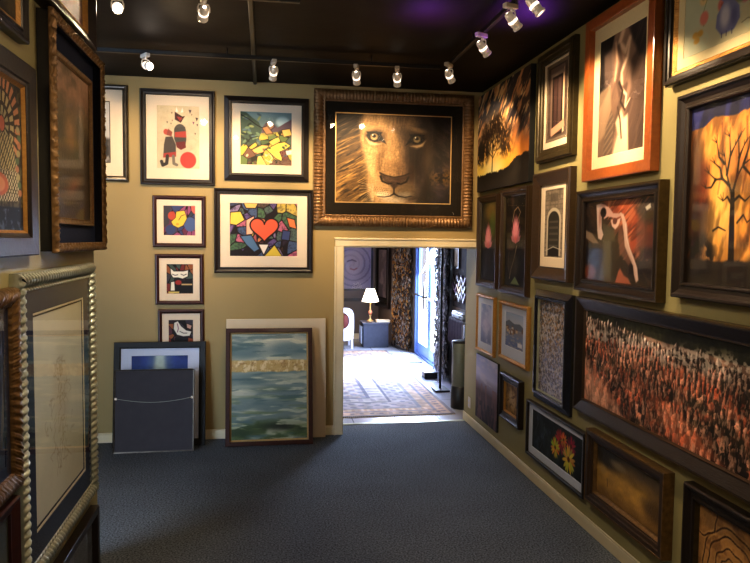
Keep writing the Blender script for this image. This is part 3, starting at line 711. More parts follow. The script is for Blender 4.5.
def art_vase(P):
    u, v = P.u, P.v
    P.fill((198, 196, 160)); P.mul(.92 + .12 * P.n(4, seed=2)); P.put((v > .72) * .5 * (P.n(8, seed=1) > .3), (206, 186, 140)); P.put((1 - u) * .35, (150, 178, 176))
    r = random.Random(3)
    for i in range(46):
        x = .52 + r.gauss(0, .16); y = .34 + r.gauss(0, .16)
        c = ((206, 84, 76), (218, 116, 100), (146, 158, 96), (226, 186, 120), (186, 70, 96), (112, 132, 84), (230, 206, 190))[i % 7]
        P.put(P.ell(x, y, .045 + r.random() * .02, .06 + r.random() * .02, rot=r.uniform(0, 90), soft=.02) * .8, c); P.put(P.ell(x, y, .018, .022, soft=.012) * .5, tuple(q * .6 for q in c))
    P.poly([(.40, .52), (.46, .60), (.39, .70), (.38, .82), (.44, .91), (.58, .91), (.64, .82), (.63, .70), (.56, .60), (.60, .50)], (112, 116, 168), soft=.012)
    P.put(P.ell(.48, .74, .05, .11, soft=.04) * .7, (222, 218, 226)); P.put(P.ell(.58, .78, .03, .08, soft=.03) * .6, (70, 72, 130))
    for x in (.45, .5, .56): P.line([(x, .90), (x, .94)], .012, (60, 60, 110))
    for x, y in ((.16, .86), (.2, .80), (.14, .80)): P.ell(x, y, .035, .035, (206, 160, 60), soft=.012)
    P.line([(.28, .45), (.22, .62), (.24, .74)], .01, (112, 132, 84)); P.ell(.24, .66, .05, .07, (212, 120, 106), soft=.02); P.ell(.76, .62, .06, .06, (206, 84, 76), soft=.02)
    P.line([(.66, .88), (.72, .86), (.76, .875)], .006, (90, 80, 70))

def art_cliff(P):
    u, v = P.u, P.v
    P.fill((206, 128, 44)); n = P.n(9, 2.5, 2, 5, 8)
    P.mul(.55 + .8 * n); P.put(sstep(.5, .7, P.n(14, 4, 8, 4, 12)) * .6, (244, 176, 84)); P.put(sstep(.55, .72, P.n(12, 5, 18, 4, -6)) * .7, (112, 56, 18))
    P.put(P.ell(.40, .58, .2, .22, soft=.14) * .65, (252, 196, 92)); P.put(P.ell(.55, .25, .3, .14, soft=.1) * .4, (230, 150, 70))
    P.put((1 - sstep(.0, .34, u)) * sstep(.2, .5, v) * .85, (44, 22, 12)); P.put(P.poly([(.10, .28), (.22, .34), (.24, .56), (.14, .62), (.06, .5)], None, soft=.04) * .7, (112, 34, 18))
    P.put((1 - sstep(.02, .26, u)) * .5, (70, 36, 14))
    sk = .075 + .05 * np.abs(np.sin(u * 7 + 1.2)) - .03 * sstep(.1, .5, u) + .03 * (P.n(14, seed=3) - .5)
    P.put(1 - sstep(-.006, .006, v - sk), (30, 34, 92))
    P.c = P.c * (.62 + .5 * sstep(.36, .62, P.n(16, 5, 44, 4, 10)))[..., None]; P.put((1 - sstep(.02, .22, u + .06 * np.sin(v * 14))) * .55 * sstep(.15, .4, v), (40, 20, 9))
    for a in (.36, .62, .84): P.line([(a, .12), (a + .02, .34), (a - .02, .5)], .012, (96, 46, 16), w2=.004, soft=.01, k=.7)
    hz = .86 + .03 * (P.n(16, seed=5) - .5); P.put(sstep(-.01, .01, v - hz), (30, 20, 10)); P.put(P.ell(.12, .84, .22, .12, soft=.04) * sstep(.35, .5, P.n(20, seed=9)), (24, 16, 8)); P.put(P.ell(.9, .9, .25, .08, soft=.04), (28, 18, 8))
    d = (22, 12, 6)
    P.line([(.512, .93), (.508, .75), (.504, .62), (.50, .50)], .05, d, w2=.032)
    B = [[(.65, .52), (.60, .46), (.56, .40), (.52, .30)], [(.60, .46), (.50, .42), (.40, .42), (.30, .38)], [(.65, .50), (.70, .42), (.78, .36), (.90, .33)], [(.70, .42), (.72, .32), (.70, .22)], [(.78, .36), (.84, .28), (.86, .20)], [(.56, .40), (.60, .30), (.58, .20)], [(.52, .34), (.44, .30), (.40, .22)], [(.40, .42), (.34, .46), (.26, .46)], [(.78, .37), (.88, .42), (.98, .40)], [(.655, .55), (.74, .52), (.82, .55), (.9, .52)], [(.50, .42), (.46, .36), (.38, .33)], [(.90, .33), (.97, .28)], [(.72, .32), (.78, .26)], [(.60, .30), (.66, .25)], [(.64, .56), (.58, .52), (.52, .54)]]
    for b in B:
        P.line([(.77 * x_, y_) for x_, y_ in b], .018, d, w2=.005)
        e_ = b[-1]
        for q in (-1, 0, 1): P.line([(.77 * e_[0], e_[1]), (.77 * e_[0] + .03 * q + (.03 if e_[0] > .6 else -.03), e_[1] - .035 - .01 * q)], .006, d, w2=.002)
    P.line([(.56, .66), (.62, .62), (.66, .66), (.75, .62)], .012, d, w2=.004); P.line([(.30, .70), (.36, .68), (.44, .70)], .012, d, w2=.006)

def lotus(P, cx, cy, s, c=(240, 104, 112)):
    r0 = random.Random(int(cx * 100))
    for a in (-72, 72, -50, 50, -30, 30, -14, 14, 0):
        r = math.radians(a); L_ = s * (.62 - .10 * abs(a) / 72)
        tip = (cx + math.sin(r) * L_ * 1.15 / P.a, cy + s * .42 - math.cos(r) * L_ * 1.9)
        mid = (cx + math.sin(r) * L_ * .75 / P.a, cy + s * .42 - math.cos(r) * L_ * .9); w_ = s * .115 / P.a
        P.poly([(cx, cy + s * .45), (mid[0] - w_ * math.cos(r), mid[1] - w_ * .5 * math.sin(r)), tip, (mid[0] + w_ * math.cos(r), mid[1] + w_ * .5 * math.sin(r))], tuple(min(255, q * (.74 + .34 * (1 - abs(a) / 72) + r0.uniform(-.05, .05))) for q in c), soft=.006)
        P.line([(cx, cy + s * .4), mid, tip], .004, (170, 40, 60), w2=.001, k=.6)
    P.put(P.ell(cx, cy + s * .30, s * .2 / P.a, s * .14, soft=.03) * .5, (190, 50, 60))

def art_lotus1(P):
    P.fill((16, 14, 10)); P.put(sstep(.45, .8, P.n(5, seed=4)) * (P.v < .5), (58, 74, 36)); P.put(P.ell(.6, .12, .4, .12, soft=.06) * .8, (150, 116, 50)); P.put(P.ell(.72, .30, .2, .16, soft=.06) * .8, (92, 118, 50)); P.put(P.ell(.15, .28, .2, .2, soft=.08) * .5, (96, 92, 70))
    P.line([(.5, .55), (.55, .75), (.5, 1)], .012, (46, 50, 26)); lotus(P, .46, .46, .29, (255, 150, 165))
    P.put((P.v > .6) * sstep(.5, .8, P.n(4, seed=9)) * .4, (50, 30, 24))
def art_lotus2(P):
    P.fill((17, 13, 9)); P.put(sstep(.5, .85, P.n(5, seed=14)) * (P.v < .6) * .8, (78, 50, 32)); P.line([(.34, .28), (.42, .16), (.58, .12), (.70, .18), (.62, .24), (.66, .3)], .010, (196, 160, 120)); P.line([(.2, .36), (.5, .34), (.8, .4)], .01, (92, 74, 48), k=.6)
    lotus(P, .5, .40, .27, (255, 150, 165)); P.line([(.56, .55), (.44, .70), (.30, .82), (.24, .92)], .014, (170, 150, 110)); P.put(P.ell(.42, .76, .26, .13, soft=.05) * .55, (84, 76, 48))
    P.line([(.2, .62), (.16, .76), (.26, .9)], .008, (120, 104, 70)); P.poly([(.28, .98), (.5, .89), (.72, .98)], (112, 132, 76), soft=.01)

def art_arch(P):
    P.fill((140, 124, 106)); b = (np.sin(P.v * 90) > .75) | (np.sin(P.u * 40 + np.floor(P.v * 14.3) * 2) > .93); P.mul(.75 + .4 * P.n(16, seed=3)); P.put(b * .4, (80, 70, 60))
    P.poly([(.30, .18), (.70, .18), (.70, .06), (.30, .06)], (100, 88, 76), soft=.01); P.put((P.v < .3) * sstep(.5, .7, P.n(10, seed=7)) * .4, (80, 70, 58))
    P.ell(.5, .44, .38, .17, (190, 176, 152)); P.poly([(.12, .44), (.88, .44), (.88, .97), (.12, .97)], (190, 176, 152))
    P.ell(.5, .46, .30, .14, (46, 42, 36)); P.poly([(.2, .46), (.8, .46), (.8, .97), (.2, .97)], (52, 48, 42))
    P.put(P.poly([(.26, .46), (.74, .46), (.74, .9), (.26, .9)], None) * (np.sin(P.v * 70) > .2) * .5, (104, 96, 82)); P.poly([(.2, .88), (.8, .84), (.8, .98), (.2, .98)], (28, 25, 22)); P.line([(.1, .9), (.5, .84), (.9, .88)], .012, (206, 196, 176))

def art_wave(P):  # red rock hollow with a pale swirl
    u, v = P.u, P.v
    P.fill((30, 20, 15)); P.put(sstep(.4, .7, P.n(4, seed=2)) * .6, (66, 38, 24)); P.put(sstep(.5, .7, P.n(3, 12, 22, 4, 40)) * .4, (92, 58, 40))
    P.poly([(.26, -.02), (.62, -.02), (.80, .14), (.88, .40), (.80, .70), (.68, .62), (.56, .34), (.40, .20)], (138, 58, 34), soft=.04)
    P.put(P.poly([(.46, .02), (.70, .06), (.78, .30), (.62, .34)], None, soft=.05) * .8, (190, 84, 48)); P.put(P.poly([(.56, .30), (.74, .36), (.78, .62), (.66, .60)], None, soft=.05) * .7, (212, 96, 56))
    P.put(sstep(.5, .62, P.n(30, 2.5, 3, 3, 52)) * (u > .34) * (u < .9) * (v < .72) * .45, (236, 144, 98)); P.put(sstep(.52, .66, P.n(26, 3, 33, 3, 60)) * (u > .34) * (v < .72) * .5, (70, 30, 22))
    P.put(P.poly([(.72, .12), (1.02, -.02), (1.02, .46), (.86, .56), (.84, .30)], None, soft=.06) * .85, (52, 40, 32)); P.put(P.poly([(.80, .28), (.98, .3), (1.0, .6), (.82, .62)], None, soft=.08) * .8, (120, 56, 36)); P.put(P.poly([(.80, .58), (1.02, .56), (1.02, .72), (.80, .70)], None, soft=.05) * .8, (46, 40, 32))
    P.put(P.poly([(.26, .26), (.44, .34), (.48, .60), (.46, .98), (.24, .98), (.28, .6)], None, soft=.05), (76, 70, 52)); P.put(P.poly([(.40, .5), (.52, .5), (.56, .98), (.42, .98)], None, soft=.03) * .8, (30, 22, 18))
    P.poly([(.16, .04), (.235, .03), (.27, .12), (.25, .22), (.255, .34), (.285, .42), (.255, .49), (.205, .47), (.185, .36), (.175, .2)], (206, 176, 166), soft=.012); P.put(P.ell(.225, .20, .02, .12, soft=.02) * .6, (150, 92, 84))
    P.poly([(.235, .03), (.30, .05), (.37, .10), (.42, .16), (.50, .17), (.545, .16), (.54, .20), (.47, .225), (.40, .21), (.345, .20), (.29, .23), (.26, .16)], (196, 150, 138), soft=.010); P.ell(.275, .145, .045, .062, (22, 12, 14), soft=.012); P.ell(.345, .27, .03, .02, (28, 14, 14), rot=-20, soft=.01)
    P.poly([(.39, .24), (.41, .32), (.46, .36), (.51, .31), (.535, .22), (.49, .24), (.47, .29), (.43, .29), (.42, .24)], (216, 176, 160), soft=.010); P.ell(.45, .26, .03, .035, (96, 50, 44), soft=.012)
    P.poly([(.52, .16), (.57, .18), (.62, .30), (.635, .44), (.665, .56), (.725, .68), (.775, .80), (.795, .94), (.765, .97), (.735, .88), (.72, .78), (.655, .68), (.60, .56), (.58, .40), (.555, .27)], (212, 172, 154), soft=.012)
    P.put(P.poly([(.51, .30), (.56, .36), (.60, .56), (.70, .74), (.66, .78), (.55, .66), (.50, .48)], None, soft=.025) * .8, (120, 74, 58)); P.line([(.60, .30), (.62, .46), (.68, .62), (.75, .78), (.775, .92)], .008, (250, 226, 210), w2=.004, soft=.008)
    P.put(P.poly([(.02, .55), (.20, .5), (.24, .84), (.02, .86)], None, soft=.03) * .85, (24, 30, 50)); P.put(P.poly([(.0, .36), (.10, .40), (.22, .53), (.12, .53), (.0, .46)], None, soft=.015) * .8, (160, 134, 112))
    P.poly([(.48, 1.0), (.52, .86), (.545, .82), (.60, .90), (.66, .93), (.70, 1.0)], (176, 88, 60), soft=.02); P.put(P.ell(.08, .90, .1, .1, soft=.04) * .8, (140, 66, 34)); P.poly([(.85, .12), (.91, .08), (.92, .13), (.87, .16)], (206, 198, 184), soft=.01); P.mul(.92)

def art_mist(P):
    P.grad([(0, (134, 152, 200)), (.5, (166, 168, 208)), (1, (108, 122, 168))]); P.put(sstep(.4, .7, P.n(4, 6, 3)) * .5, (206, 204, 226)); P.put(P.ell(.5, .55, .14, .25, soft=.15) * .4, (226, 214, 232))
def art_village(P):
    P.grad([(0, (150, 170, 206)), (.35, (178, 182, 198)), (.5, (134, 126, 128)), (.7, (108, 124, 164)), (1, (96, 112, 168))])
    P.poly([(0, .30), (.2, .22), (.5, .3), (.8, .26), (1, .34), (1, .46), (0, .46)], (96, 104, 120), soft=.01)
    r = random.Random(8)
    for i in range(16):
        x = r.uniform(.02, .9); y = r.uniform(.38, .56); P.poly([(x, y), (x + .1, y), (x + .1, y + .08), (x, y + .08)], ((206, 176, 130), (168, 128, 90), (196, 190, 180), (110, 84, 70))[i % 4]); P.poly([(x - .01, y), (x + .05, y - .04), (x + .11, y)], (112, 66, 50))
    P.put(sstep(.55, .7, P.n(6, 30, 4)) * (P.v > .6) * .6, (196, 176, 150)); P.poly([(.70, .80), (.94, .80), (.94, .92), (.70, .92)], (214, 212, 220))

def art_leaves(P):
    u, v = P.u, P.v
    P.vor(900, [(96, 74, 50), (62, 50, 44), (130, 112, 96), (78, 74, 84), (46, 38, 36), (150, 140, 136), (112, 92, 66), (84, 88, 112)], 3, None)
    P.mul(.7 + .6 * P.n(30, seed=2)); P.put(sstep(.58, .68, P.n(46, 40, 12, 2)) * .9, (176, 170, 176)); P.put(sstep(.0, .9, v) * (.25 + .3 * u), (116, 124, 178)); P.mul(1.12); P.put(sstep(.62, .7, P.n(60, 60, 22, 2)) * .8, (206, 196, 190)); P.put(sstep(.6, .7, P.n(40, 50, 32, 2)) * (1 - v) * .8, (176, 118, 56))

def art_hoodoos(P):
    u, v = P.u, P.v
    big = P.n(3, 3, 5, 3)
    P.fill((40, 40, 24)); P.mul(.6 + .8 * P.n(30, seed=3))
    top = .085 + .06 * u + .03 * (P.n(7, seed=2) - .5)
    P.put(sstep(0, .02, v - top), (150, 112, 92))
    # rows of spires, each row in front of the last; rows slope down to the right
    N = 12
    for i in range(N):
        y0 = .13 + .068 * i; sc = 1 - .052 * i; fx = 17 * sc; r_ = P.n(fx * .35, 1.2, 40 + i * 3, 3)
        wx = u * P.a * fx + 3.1 * i + 3.0 * P.n(2.5, 1, 140 + i, 2) + .5 * P.n(30, 14, 150 + i, 2)
        ph = wx - np.floor(wx); cell = np.floor(wx)
        hgt = (np.sin(cell * 12.9898 + i * 78.2) * 43758.5453) % 1.0
        spire = (1 - np.abs(ph - .5) * 2) ** .5
        ed = y0 + .17 * (u - .25) - (.025 + .10 * hgt ** 1.5) * spire ** .7 * (.8 + .07 * i) + .12 * (r_ - .5)
        m = sstep(0, .007, v - ed); t = np.clip((v - ed) / (.13 + .01 * i), 0, 1)
        lit = sstep(.30, .62, ph + .10 * (P.n(60, 30, 9 + i, 2) - .5))
        warm = sstep(.35, .65, P.n(2.4, 2.4, 200 + i, 3))
        hi = np.array((206, 146, 116.)) * (1 - warm[..., None]) + np.array((178, 84, 54.)) * warm[..., None]
        if i < 3: hi = np.array((222, 202, 188.)) * (.8 - .2 * i) + hi * (.2 + .2 * i)
        lo = np.array((44, 26, 20.)) + 12 * warm[..., None]
        c = hi * (1 - lit[..., None]) + lo * lit[..., None]
        c = c * (1.2 - .7 * t)[..., None] * (.55 + .8 * P.n(40, 60, 90 + i, 3))[..., None]
        P.c = P.c * (1 - m[..., None]) + c * m[..., None]
        g = m * sstep(.56, .68, P.n(8, 12, 300 + i, 4)) * (1 - .6 * t); P.put(g * .8, (34, 32, 20))
    P.put(P.poly([(0, .50), (.05, .58), (.14, .74), (.26, .90), (.30, 1.02), (-.02, 1.02)], None, soft=.05) * .75 * (.4 + .9 * P.n(34, 20, 19)), (212, 150, 122))
    P.put(P.poly([(.50, .48), (.70, .54), (1.02, .80), (1.02, .96), (.82, .76), (.62, .60)], None, soft=.05) * .8 * sstep(.3, .5, P.n(16, 20, 21)), (32, 28, 18))
    P.put(P.poly([(.38, .62), (.52, .62), (.74, .86), (.86, 1.02), (.60, 1.02)], None, soft=.06) * .45 * (.5 + .8 * P.n(40, 14, 29)), (206, 104, 68))
    dz = P.n(3.2, 4.5, 400, 4, 25); P.c = P.c * (.68 + .5 * sstep(.34, .56, dz))[..., None]
    P.put((1 - sstep(.04, .16, np.abs(v - top - .10 - .05 * np.sin(u * 5)))) * sstep(.44, .6, P.n(20, 26, 410, 4)) * .6, (206, 192, 180))
    P.put(sstep(.55, .7, P.n(9, 9, 420, 4)) * (v > .3) * .35, (206, 112, 78))
    P.put(sstep(.60, .70, P.n(70, 22, 55, 2, 6)) * (v > .28) * .45, (226, 176, 150))

def art_spires(P):
    P.grad([(0, (150, 160, 214)), (.3, (194, 190, 226)), (.42, (144, 134, 164)), (.55, (92, 66, 70)), (.8, (80, 60, 62)), (1, (44, 40, 50))])
    P.put(sstep(.45, .65, P.n(3, 9, 2)) * (P.v < .4) * .7, (206, 198, 220)); P.put(sstep(.45, .6, P.n(16, 4, 5)) * (P.v > .42) * .6, (140, 92, 86)); P.put(sstep(.5, .65, P.n(14, 8, 15)) * (P.v > .7) * .6, (36, 34, 40))

def art_goldleaf(P):
    P.fill((150, 112, 54)); P.mul(.7 + .6 * P.n(6, seed=3)); P.put(P.ell(.5, .5, .25, .33, soft=.08) * .6, (206, 170, 106)); P.put(sstep(.55, .7, P.n(14, seed=7)) * .7, (78, 50, 26))

def art_flowers(P):
    P.fill((22, 28, 30)); P.put(sstep(.45, .75, P.n(5, seed=3)) * .7, (44, 58, 56)); P.put(sstep(.5, .8, P.n(6, seed=13)) * (P.u < .4) * .7, (56, 70, 92))
    for x, y in ((.10, .3), (.2, .7), (.26, .4)): P.line([(x, y - .2), (x + .03, y), (x - .02, y + .2)], .012, (120, 130, 120), k=.7)
    r = random.Random(4)
    for cx, cy, R_, c in ((.60, .38, .30, (196, 44, 52)), (.80, .32, .24, (172, 36, 66)), (.50, .60, .25, (236, 186, 44)), (.76, .66, .33, (230, 190, 66)), (.66, .28, .18, (236, 126, 52))):
        for i in range(16):
            a = 2 * PI * i / 16 + r.random() * .3; P.put(P.ell(cx + math.cos(a) * R_ * .55 / P.a, cy + math.sin(a) * R_ * .55, R_ * .5 / P.a, R_ * .13, rot=math.degrees(a), soft=.01) * .95, tuple(q * r.uniform(.7, 1.12) for q in c))
        P.ell(cx, cy, R_ * .2 / P.a, R_ * .2, (92, 40, 20), soft=.02)

def art_tonal(P):
    u, v = P.u, P.v
    P.grad([(0, (74, 58, 36)), (.2, (122, 92, 46)), (.45, (190, 142, 56)), (.7, (188, 138, 50)), (1, (130, 92, 38))]); P.mul(.8 + .35 * P.n(5, 8, 3)); P.put(P.ell(.15, .15, .25, .22, soft=.1) * .8, (36, 30, 22)); P.put(P.ell(.36, .20, .12, .08, soft=.05) * .8, (156, 134, 96)); P.put(P.ell(.92, .62, .16, .2, soft=.12) * .7, (58, 40, 20)); P.put(P.ell(.1, .45, .06, .1, soft=.04) * .7, (170, 134, 70)); P.line([(.18, .6), (.19, .75)], .02, (60, 44, 20))

def art_scroll(P):
    P.fill((176, 124, 62)); P.mul(.75 + .5 * P.n(7, seed=3)); a = P.a
    for cx, cy, r0 in ((.42, .55, .44), (.42, .55, .36), (.42, .55, .25), (.42, .55, .16), (.98, .2, .26), (.98, .2, .18), (.02, .05, .25), (.98, .95, .25), (.02, 1.0, .2)):
        d = np.abs(np.hypot((P.u - cx) * a, (P.v - cy) * (1 + .1 * np.sin(cx * 9))) + .012 * np.sin(np.arctan2(P.v - cy, (P.u - cx) * a) * 8) - r0)
        P.put(1 - sstep(.005, .012, d), (66, 34, 14)); P.put((1 - sstep(.003, .01, np.abs(d - .02))) * .6, (206, 156, 86))
    P.put(P.ell(.42, .55, .15 / a, .15, soft=.02) * .9, (186, 144, 80)); P.ell(.42, .58, .05 / a, .08, (60, 34, 18), soft=.02); P.put(sstep(.55, .7, P.n(12, seed=5)) * .35, (86, 48, 20))

def art_swirlface(P):
    P.fill((150, 138, 158)); P.mul(.9 + .2 * P.n(4, seed=2))
    x = (P.u - .6) * P.a; y = P.v - .55; r = np.hypot(x, y); th = np.arctan2(y, x)
    P.put((np.sin(r * 60 + th * 2) > .55) * (r < .42) * .5, (92, 80, 108)); P.put(P.ell(.62, .5, .2, .26, soft=.06) * .5, (196, 176, 186)); P.line([(.5, .48), (.6, .45), (.68, .48)], .02, (84, 66, 90)); P.line([(.56, .62), (.64, .64), (.7, .61)], .02, (150, 84, 96)); P.line([(.1, .1), (.25, .3), (.2, .6), (.35, .9)], .02, (100, 90, 120)); P.put((P.v < .2) * sstep(.5, .6, P.n(8, seed=8)) * .5, (84, 76, 100))

# ================================================================== THE SETTING
H = 3.26; XW = 2.055; YB = 6.38
wallpaint = mat('khaki_wall_paint', (166, 144, 98), 0.55, 0, (160, 138, 92), 3, 0.05, 120, spec=0.3)
farpaint = mat('brown_wall_paint', (112, 98, 88), 0.7, 0, (96, 82, 74), 3)
trimpaint = mat('cream_trim_paint', (232, 218, 186), 0.45, 0, (212, 196, 160), 6)
m, nt, b = new_mat('charcoal_blue_carpet')
tc = nt.nodes.new('ShaderNodeTexCoord'); n1 = nt.nodes.new('ShaderNodeTexNoise'); n1.inputs['Scale'].default_value = 90; n1.inputs['Detail'].default_value = 6
n2 = nt.nodes.new('ShaderNodeTexNoise'); n2.inputs['Scale'].default_value = 2.2; n2.inputs['Detail'].default_value = 5
rp = nt.nodes.new('ShaderNodeValToRGB'); rp.color_ramp.elements[0].position = .35; rp.color_ramp.elements[0].color = L4((66, 71, 77)); rp.color_ramp.elements[1].position = .68; rp.color_ramp.elements[1].color = L4((139, 145, 153))
mx = nt.nodes.new('ShaderNodeMix'); mx.data_type = 'RGBA'; mx.blend_type = 'MULTIPLY'; mx.inputs[0].default_value = .35
nt.links.new(tc.outputs['Object'], n1.inputs['Vector']); nt.links.new(tc.outputs['Object'], n2.inputs['Vector'])
nt.links.new(n1.outputs['Fac'], rp.inputs[0]); nt.links.new(rp.outputs[0], mx.inputs[6]); nt.links.new(n2.outputs['Fac'], mx.inputs[7]); nt.links.new(mx.outputs[2], b.inputs['Base Color'])
b.inputs['Roughness'].default_value = .95; b.inputs['Specular IOR Level'].default_value = .1
bp = nt.nodes.new('ShaderNodeBump'); bp.inputs['Strength'].default_value = .6; bp.inputs['Distance'].default_value = .006; nt.links.new(n1.outputs['Fac'], bp.inputs['Height']); nt.links.new(bp.outputs[0], b.inputs['Normal'])
carpet = m
ceilmat = mat('dark_brown_ceiling', (27, 17, 12), 0.6, 0, (12, 8, 6), 3.2, 0.3, 5, spec=0.15)
# tile floor of the next room
m, nt, b = new_mat('pale_stone_tile')
tc = nt.nodes.new('ShaderNodeTexCoord'); br = nt.nodes.new('ShaderNodeTexBrick'); br.offset = 0; br.inputs['Scale'].default_value = 1
br.inputs['Brick Width'].default_value = .45; br.inputs['Row Height'].default_value = .45; br.inputs['Mortar Size'].default_value = .006
br.inputs['Color1'].default_value = L4((176, 176, 186)); br.inputs['Color2'].default_value = L4((160, 162, 176)); br.inputs['Mortar'].default_value = L4((110, 110, 118))
nt.links.new(tc.outputs['Object'], br.inputs['Vector']); nt.links.new(br.outputs[0], b.inputs['Base Color']); b.inputs['Roughness'].default_value = .25
tile = m

def sbox(name, x0, x1, y0, y1, z0, z1, m):
    return struct(MB().box(x0, x1, y0, y1, z0, z1).build(name, m))

sbox('floor', -2.7, XW + .2, -1.8, 6.72, -.05, 0, carpet)
sbox('floor_hall', -2.0, 2.7, 6.72, 13.2, -.05, -.002, tile)
sbox('ceiling', -2.7, XW + .2, -1.8, 6.5, H, H + .1, ceilmat)
sbox('ceiling_hall', -2.0, 2.7, 6.72, 13.2, 2.75, 2.85, farpaint)
# back wall with the doorway (X .74 .. 2.055, up to 1.785)
mb = MB(); mb.box(-2.7, .735, YB, 6.72, 0, H + .1); mb.box(.735, XW, YB, 6.72, 1.785, H + .1)
struct(mb.build('wall_back', wallpaint))
olivepaint = mat('olive_wall_paint', (158, 148, 104), 0.55, 0, (150, 140, 97), 3, 0.05, 120, spec=0.3)
sbox('wall_right', XW, XW + .2, -1.8, 6.80, 0, H + .1, olivepaint)
sbox('wall_front', -2.7, XW + .2, -2.0, -1.8, 0, H + .1, wallpaint)
sbox('wall_left', -2.9, -2.7, 3.0, 6.72, 0, H + .1, wallpaint)
sbox('partition', -1.12, -.92, -1.8, 3.95, 0, H, olivepaint)
sbox('wall_left_far', -2.7, -1.12, -1.8, -1.6, 0, H, wallpaint)
# door casing: flat moulded trim with a back band
mb = MB()
def casing(mb, x0, x1, z0, z1, vert):
    mb.bbox(x0, x1, YB - .018, YB + .0, z0, z1, .003)
    if vert: mb.bbox(x0 - .006, x0 + .014, YB - .026, YB, z0, z1 + .0, .003)
    else: mb.bbox(x0 - .006, x1, YB - .026, YB, z1 - .014, z1 + .006, .003)
casing(mb, .655, .735, 0, 1.784, True); casing(mb, .655, XW - .001, 1.785, 1.86, False)
mb.bbox(.728, .74, YB - .01, 6.74, 0, 1.785, .002); mb.bbox(.742, XW, YB - .01, 6.74, 1.775, 1.784, .002)
struct(mb.build('trim_1', trimpaint))
def base(name, pts):
    mb = MB()
    for (x0, x1, y0, y1) in pts:
        mb.bbox(x0, x1, y0, y1, 0, .075, .003)
        cx = .004
        mb.bbox(x0, x1 - (cx if x1 - x0 < .1 else 0), y0 + (cx if y1 - y0 < .1 else 0), y1, .075, .088, .002)
    struct(mb.build(name, trimpaint))
base('baseboard_back', [(-2.69, .652, YB - .016, YB)])
base('baseboard_right', [(XW - .016, XW, -1.8, 6.78)])
base('baseboard_left', [(-.92, -.904, -1.8, 3.90)])
# hall walls beyond
sbox('wall_hall_end', -2.0, 2.13, 12.6, 12.8, 0, 2.8, farpaint)
sbox('wall_hall_left', -2.2, -2.0, 6.72, 13.2, 0, 2.8, farpaint)
# diagonal stretch beside the glass door
mb = MB(); mb.add([(2.11, 12.62, 0), (2.44, 10.95, 0), (2.64, 10.99, 0), (2.31, 12.8, 0), (2.11, 12.62, 2.8), (2.44, 10.95, 2.8), (2.64, 10.99, 2.8), (2.31, 12.8, 2.8)],
                  [(0, 1, 5, 4), (1, 2, 6, 5), (2, 3, 7, 6), (3, 0, 4, 7), (0, 3, 2, 1), (4, 5, 6, 7)])
struct(mb.build('wall_hall_angled', farpaint))
mb = MB(); mb.box(2.44, 2.6, 6.80, 9.22, 0, 2.8); mb.box(2.44, 2.6, 9.22, 10.95, 2.12, 2.8); mb.box(2.24, 2.46, 6.78, 6.9, 0, 2.8)
struct(mb.build('wall_hall_right', farpaint))
sbox('trim_2', -1.98, 2.10, 12.585, 12.6, .70, .76, M['espresso'])
sbox('baseboard_hall', -1.98, 2.10, 12.585, 12.6, 0, .10, trimpaint)
# glass entrance door leaves in the right hall wall
bluefr = mat('blue_white_door_frame', (120, 150, 214), 0.4, 0.1, (104, 134, 200), 8)
d = thing('door_1', 'blue framed glass entrance door letting in bright daylight', 'door', (2.44, 10.08, 0)); d['kind'] = 'structure'
def ybox(x0, x1, y0, y1, z0, z1, name, m, par=d, r=.004):
    return MB().bbox(x0, x1, y0, y1, z0, z1, r).build(name, m, par)
mb = MB()
mb.bbox(0, .10, -.86, -.80, 0, 2.12, .004); mb.bbox(0, .10, .80, .87, 0, 2.12, .004); mb.bbox(0, .10, -.80, .80, 2.06, 2.12, .004); mb.bbox(0, .10, -.80, .80, 0, .02, .003)
mb.build('jamb', bluefr, d)
for s in (-1, 1):
    y0, y1 = (-.79, -.01) if s < 0 else (.01, .79)
    mb = MB(); mb.bbox(.03, .07, y0, y0 + .07, .02, 2.05, .003); mb.bbox(.03, .07, y1 - .07, y1, .02, 2.05, .003); mb.bbox(.03, .07, y0 + .07, y1 - .07, .02, .20, .003); mb.bbox(.03, .07, y0 + .07, y1 - .07, 1.97, 2.05, .003)
    leaf = mb.build('door_leaf', bluefr, d)
    mb = MB(); mb.add([(.05, y0 + .07, .2), (.05, y1 - .07, .2), (.05, y1 - .07, 1.97), (.05, y0 + .07, 1.97)], [(0, 1, 2, 3)]); mb.build('pane', M['door_glass'], leaf, fix=False)
    mb = MB(); mb.tube([(.02, y0 + .05, .98), (-.03, y0 + .06, .98), (-.03, y1 - .06, .98), (.02, y1 - .05, .98)], .014, 8); mb.tube([(-.03, y0 + .1 if s > 0 else y1 - .1, .80), (-.03, y0 + .1 if s > 0 else y1 - .1, 1.2)], .012, 8); mb.build('push_bar', M['trackblack'], leaf)
# pavement outside
sbox('pavement', 2.6, 9, 5, 16, -.06, -.01, mat('pale_pavement', (190, 190, 190), .8))

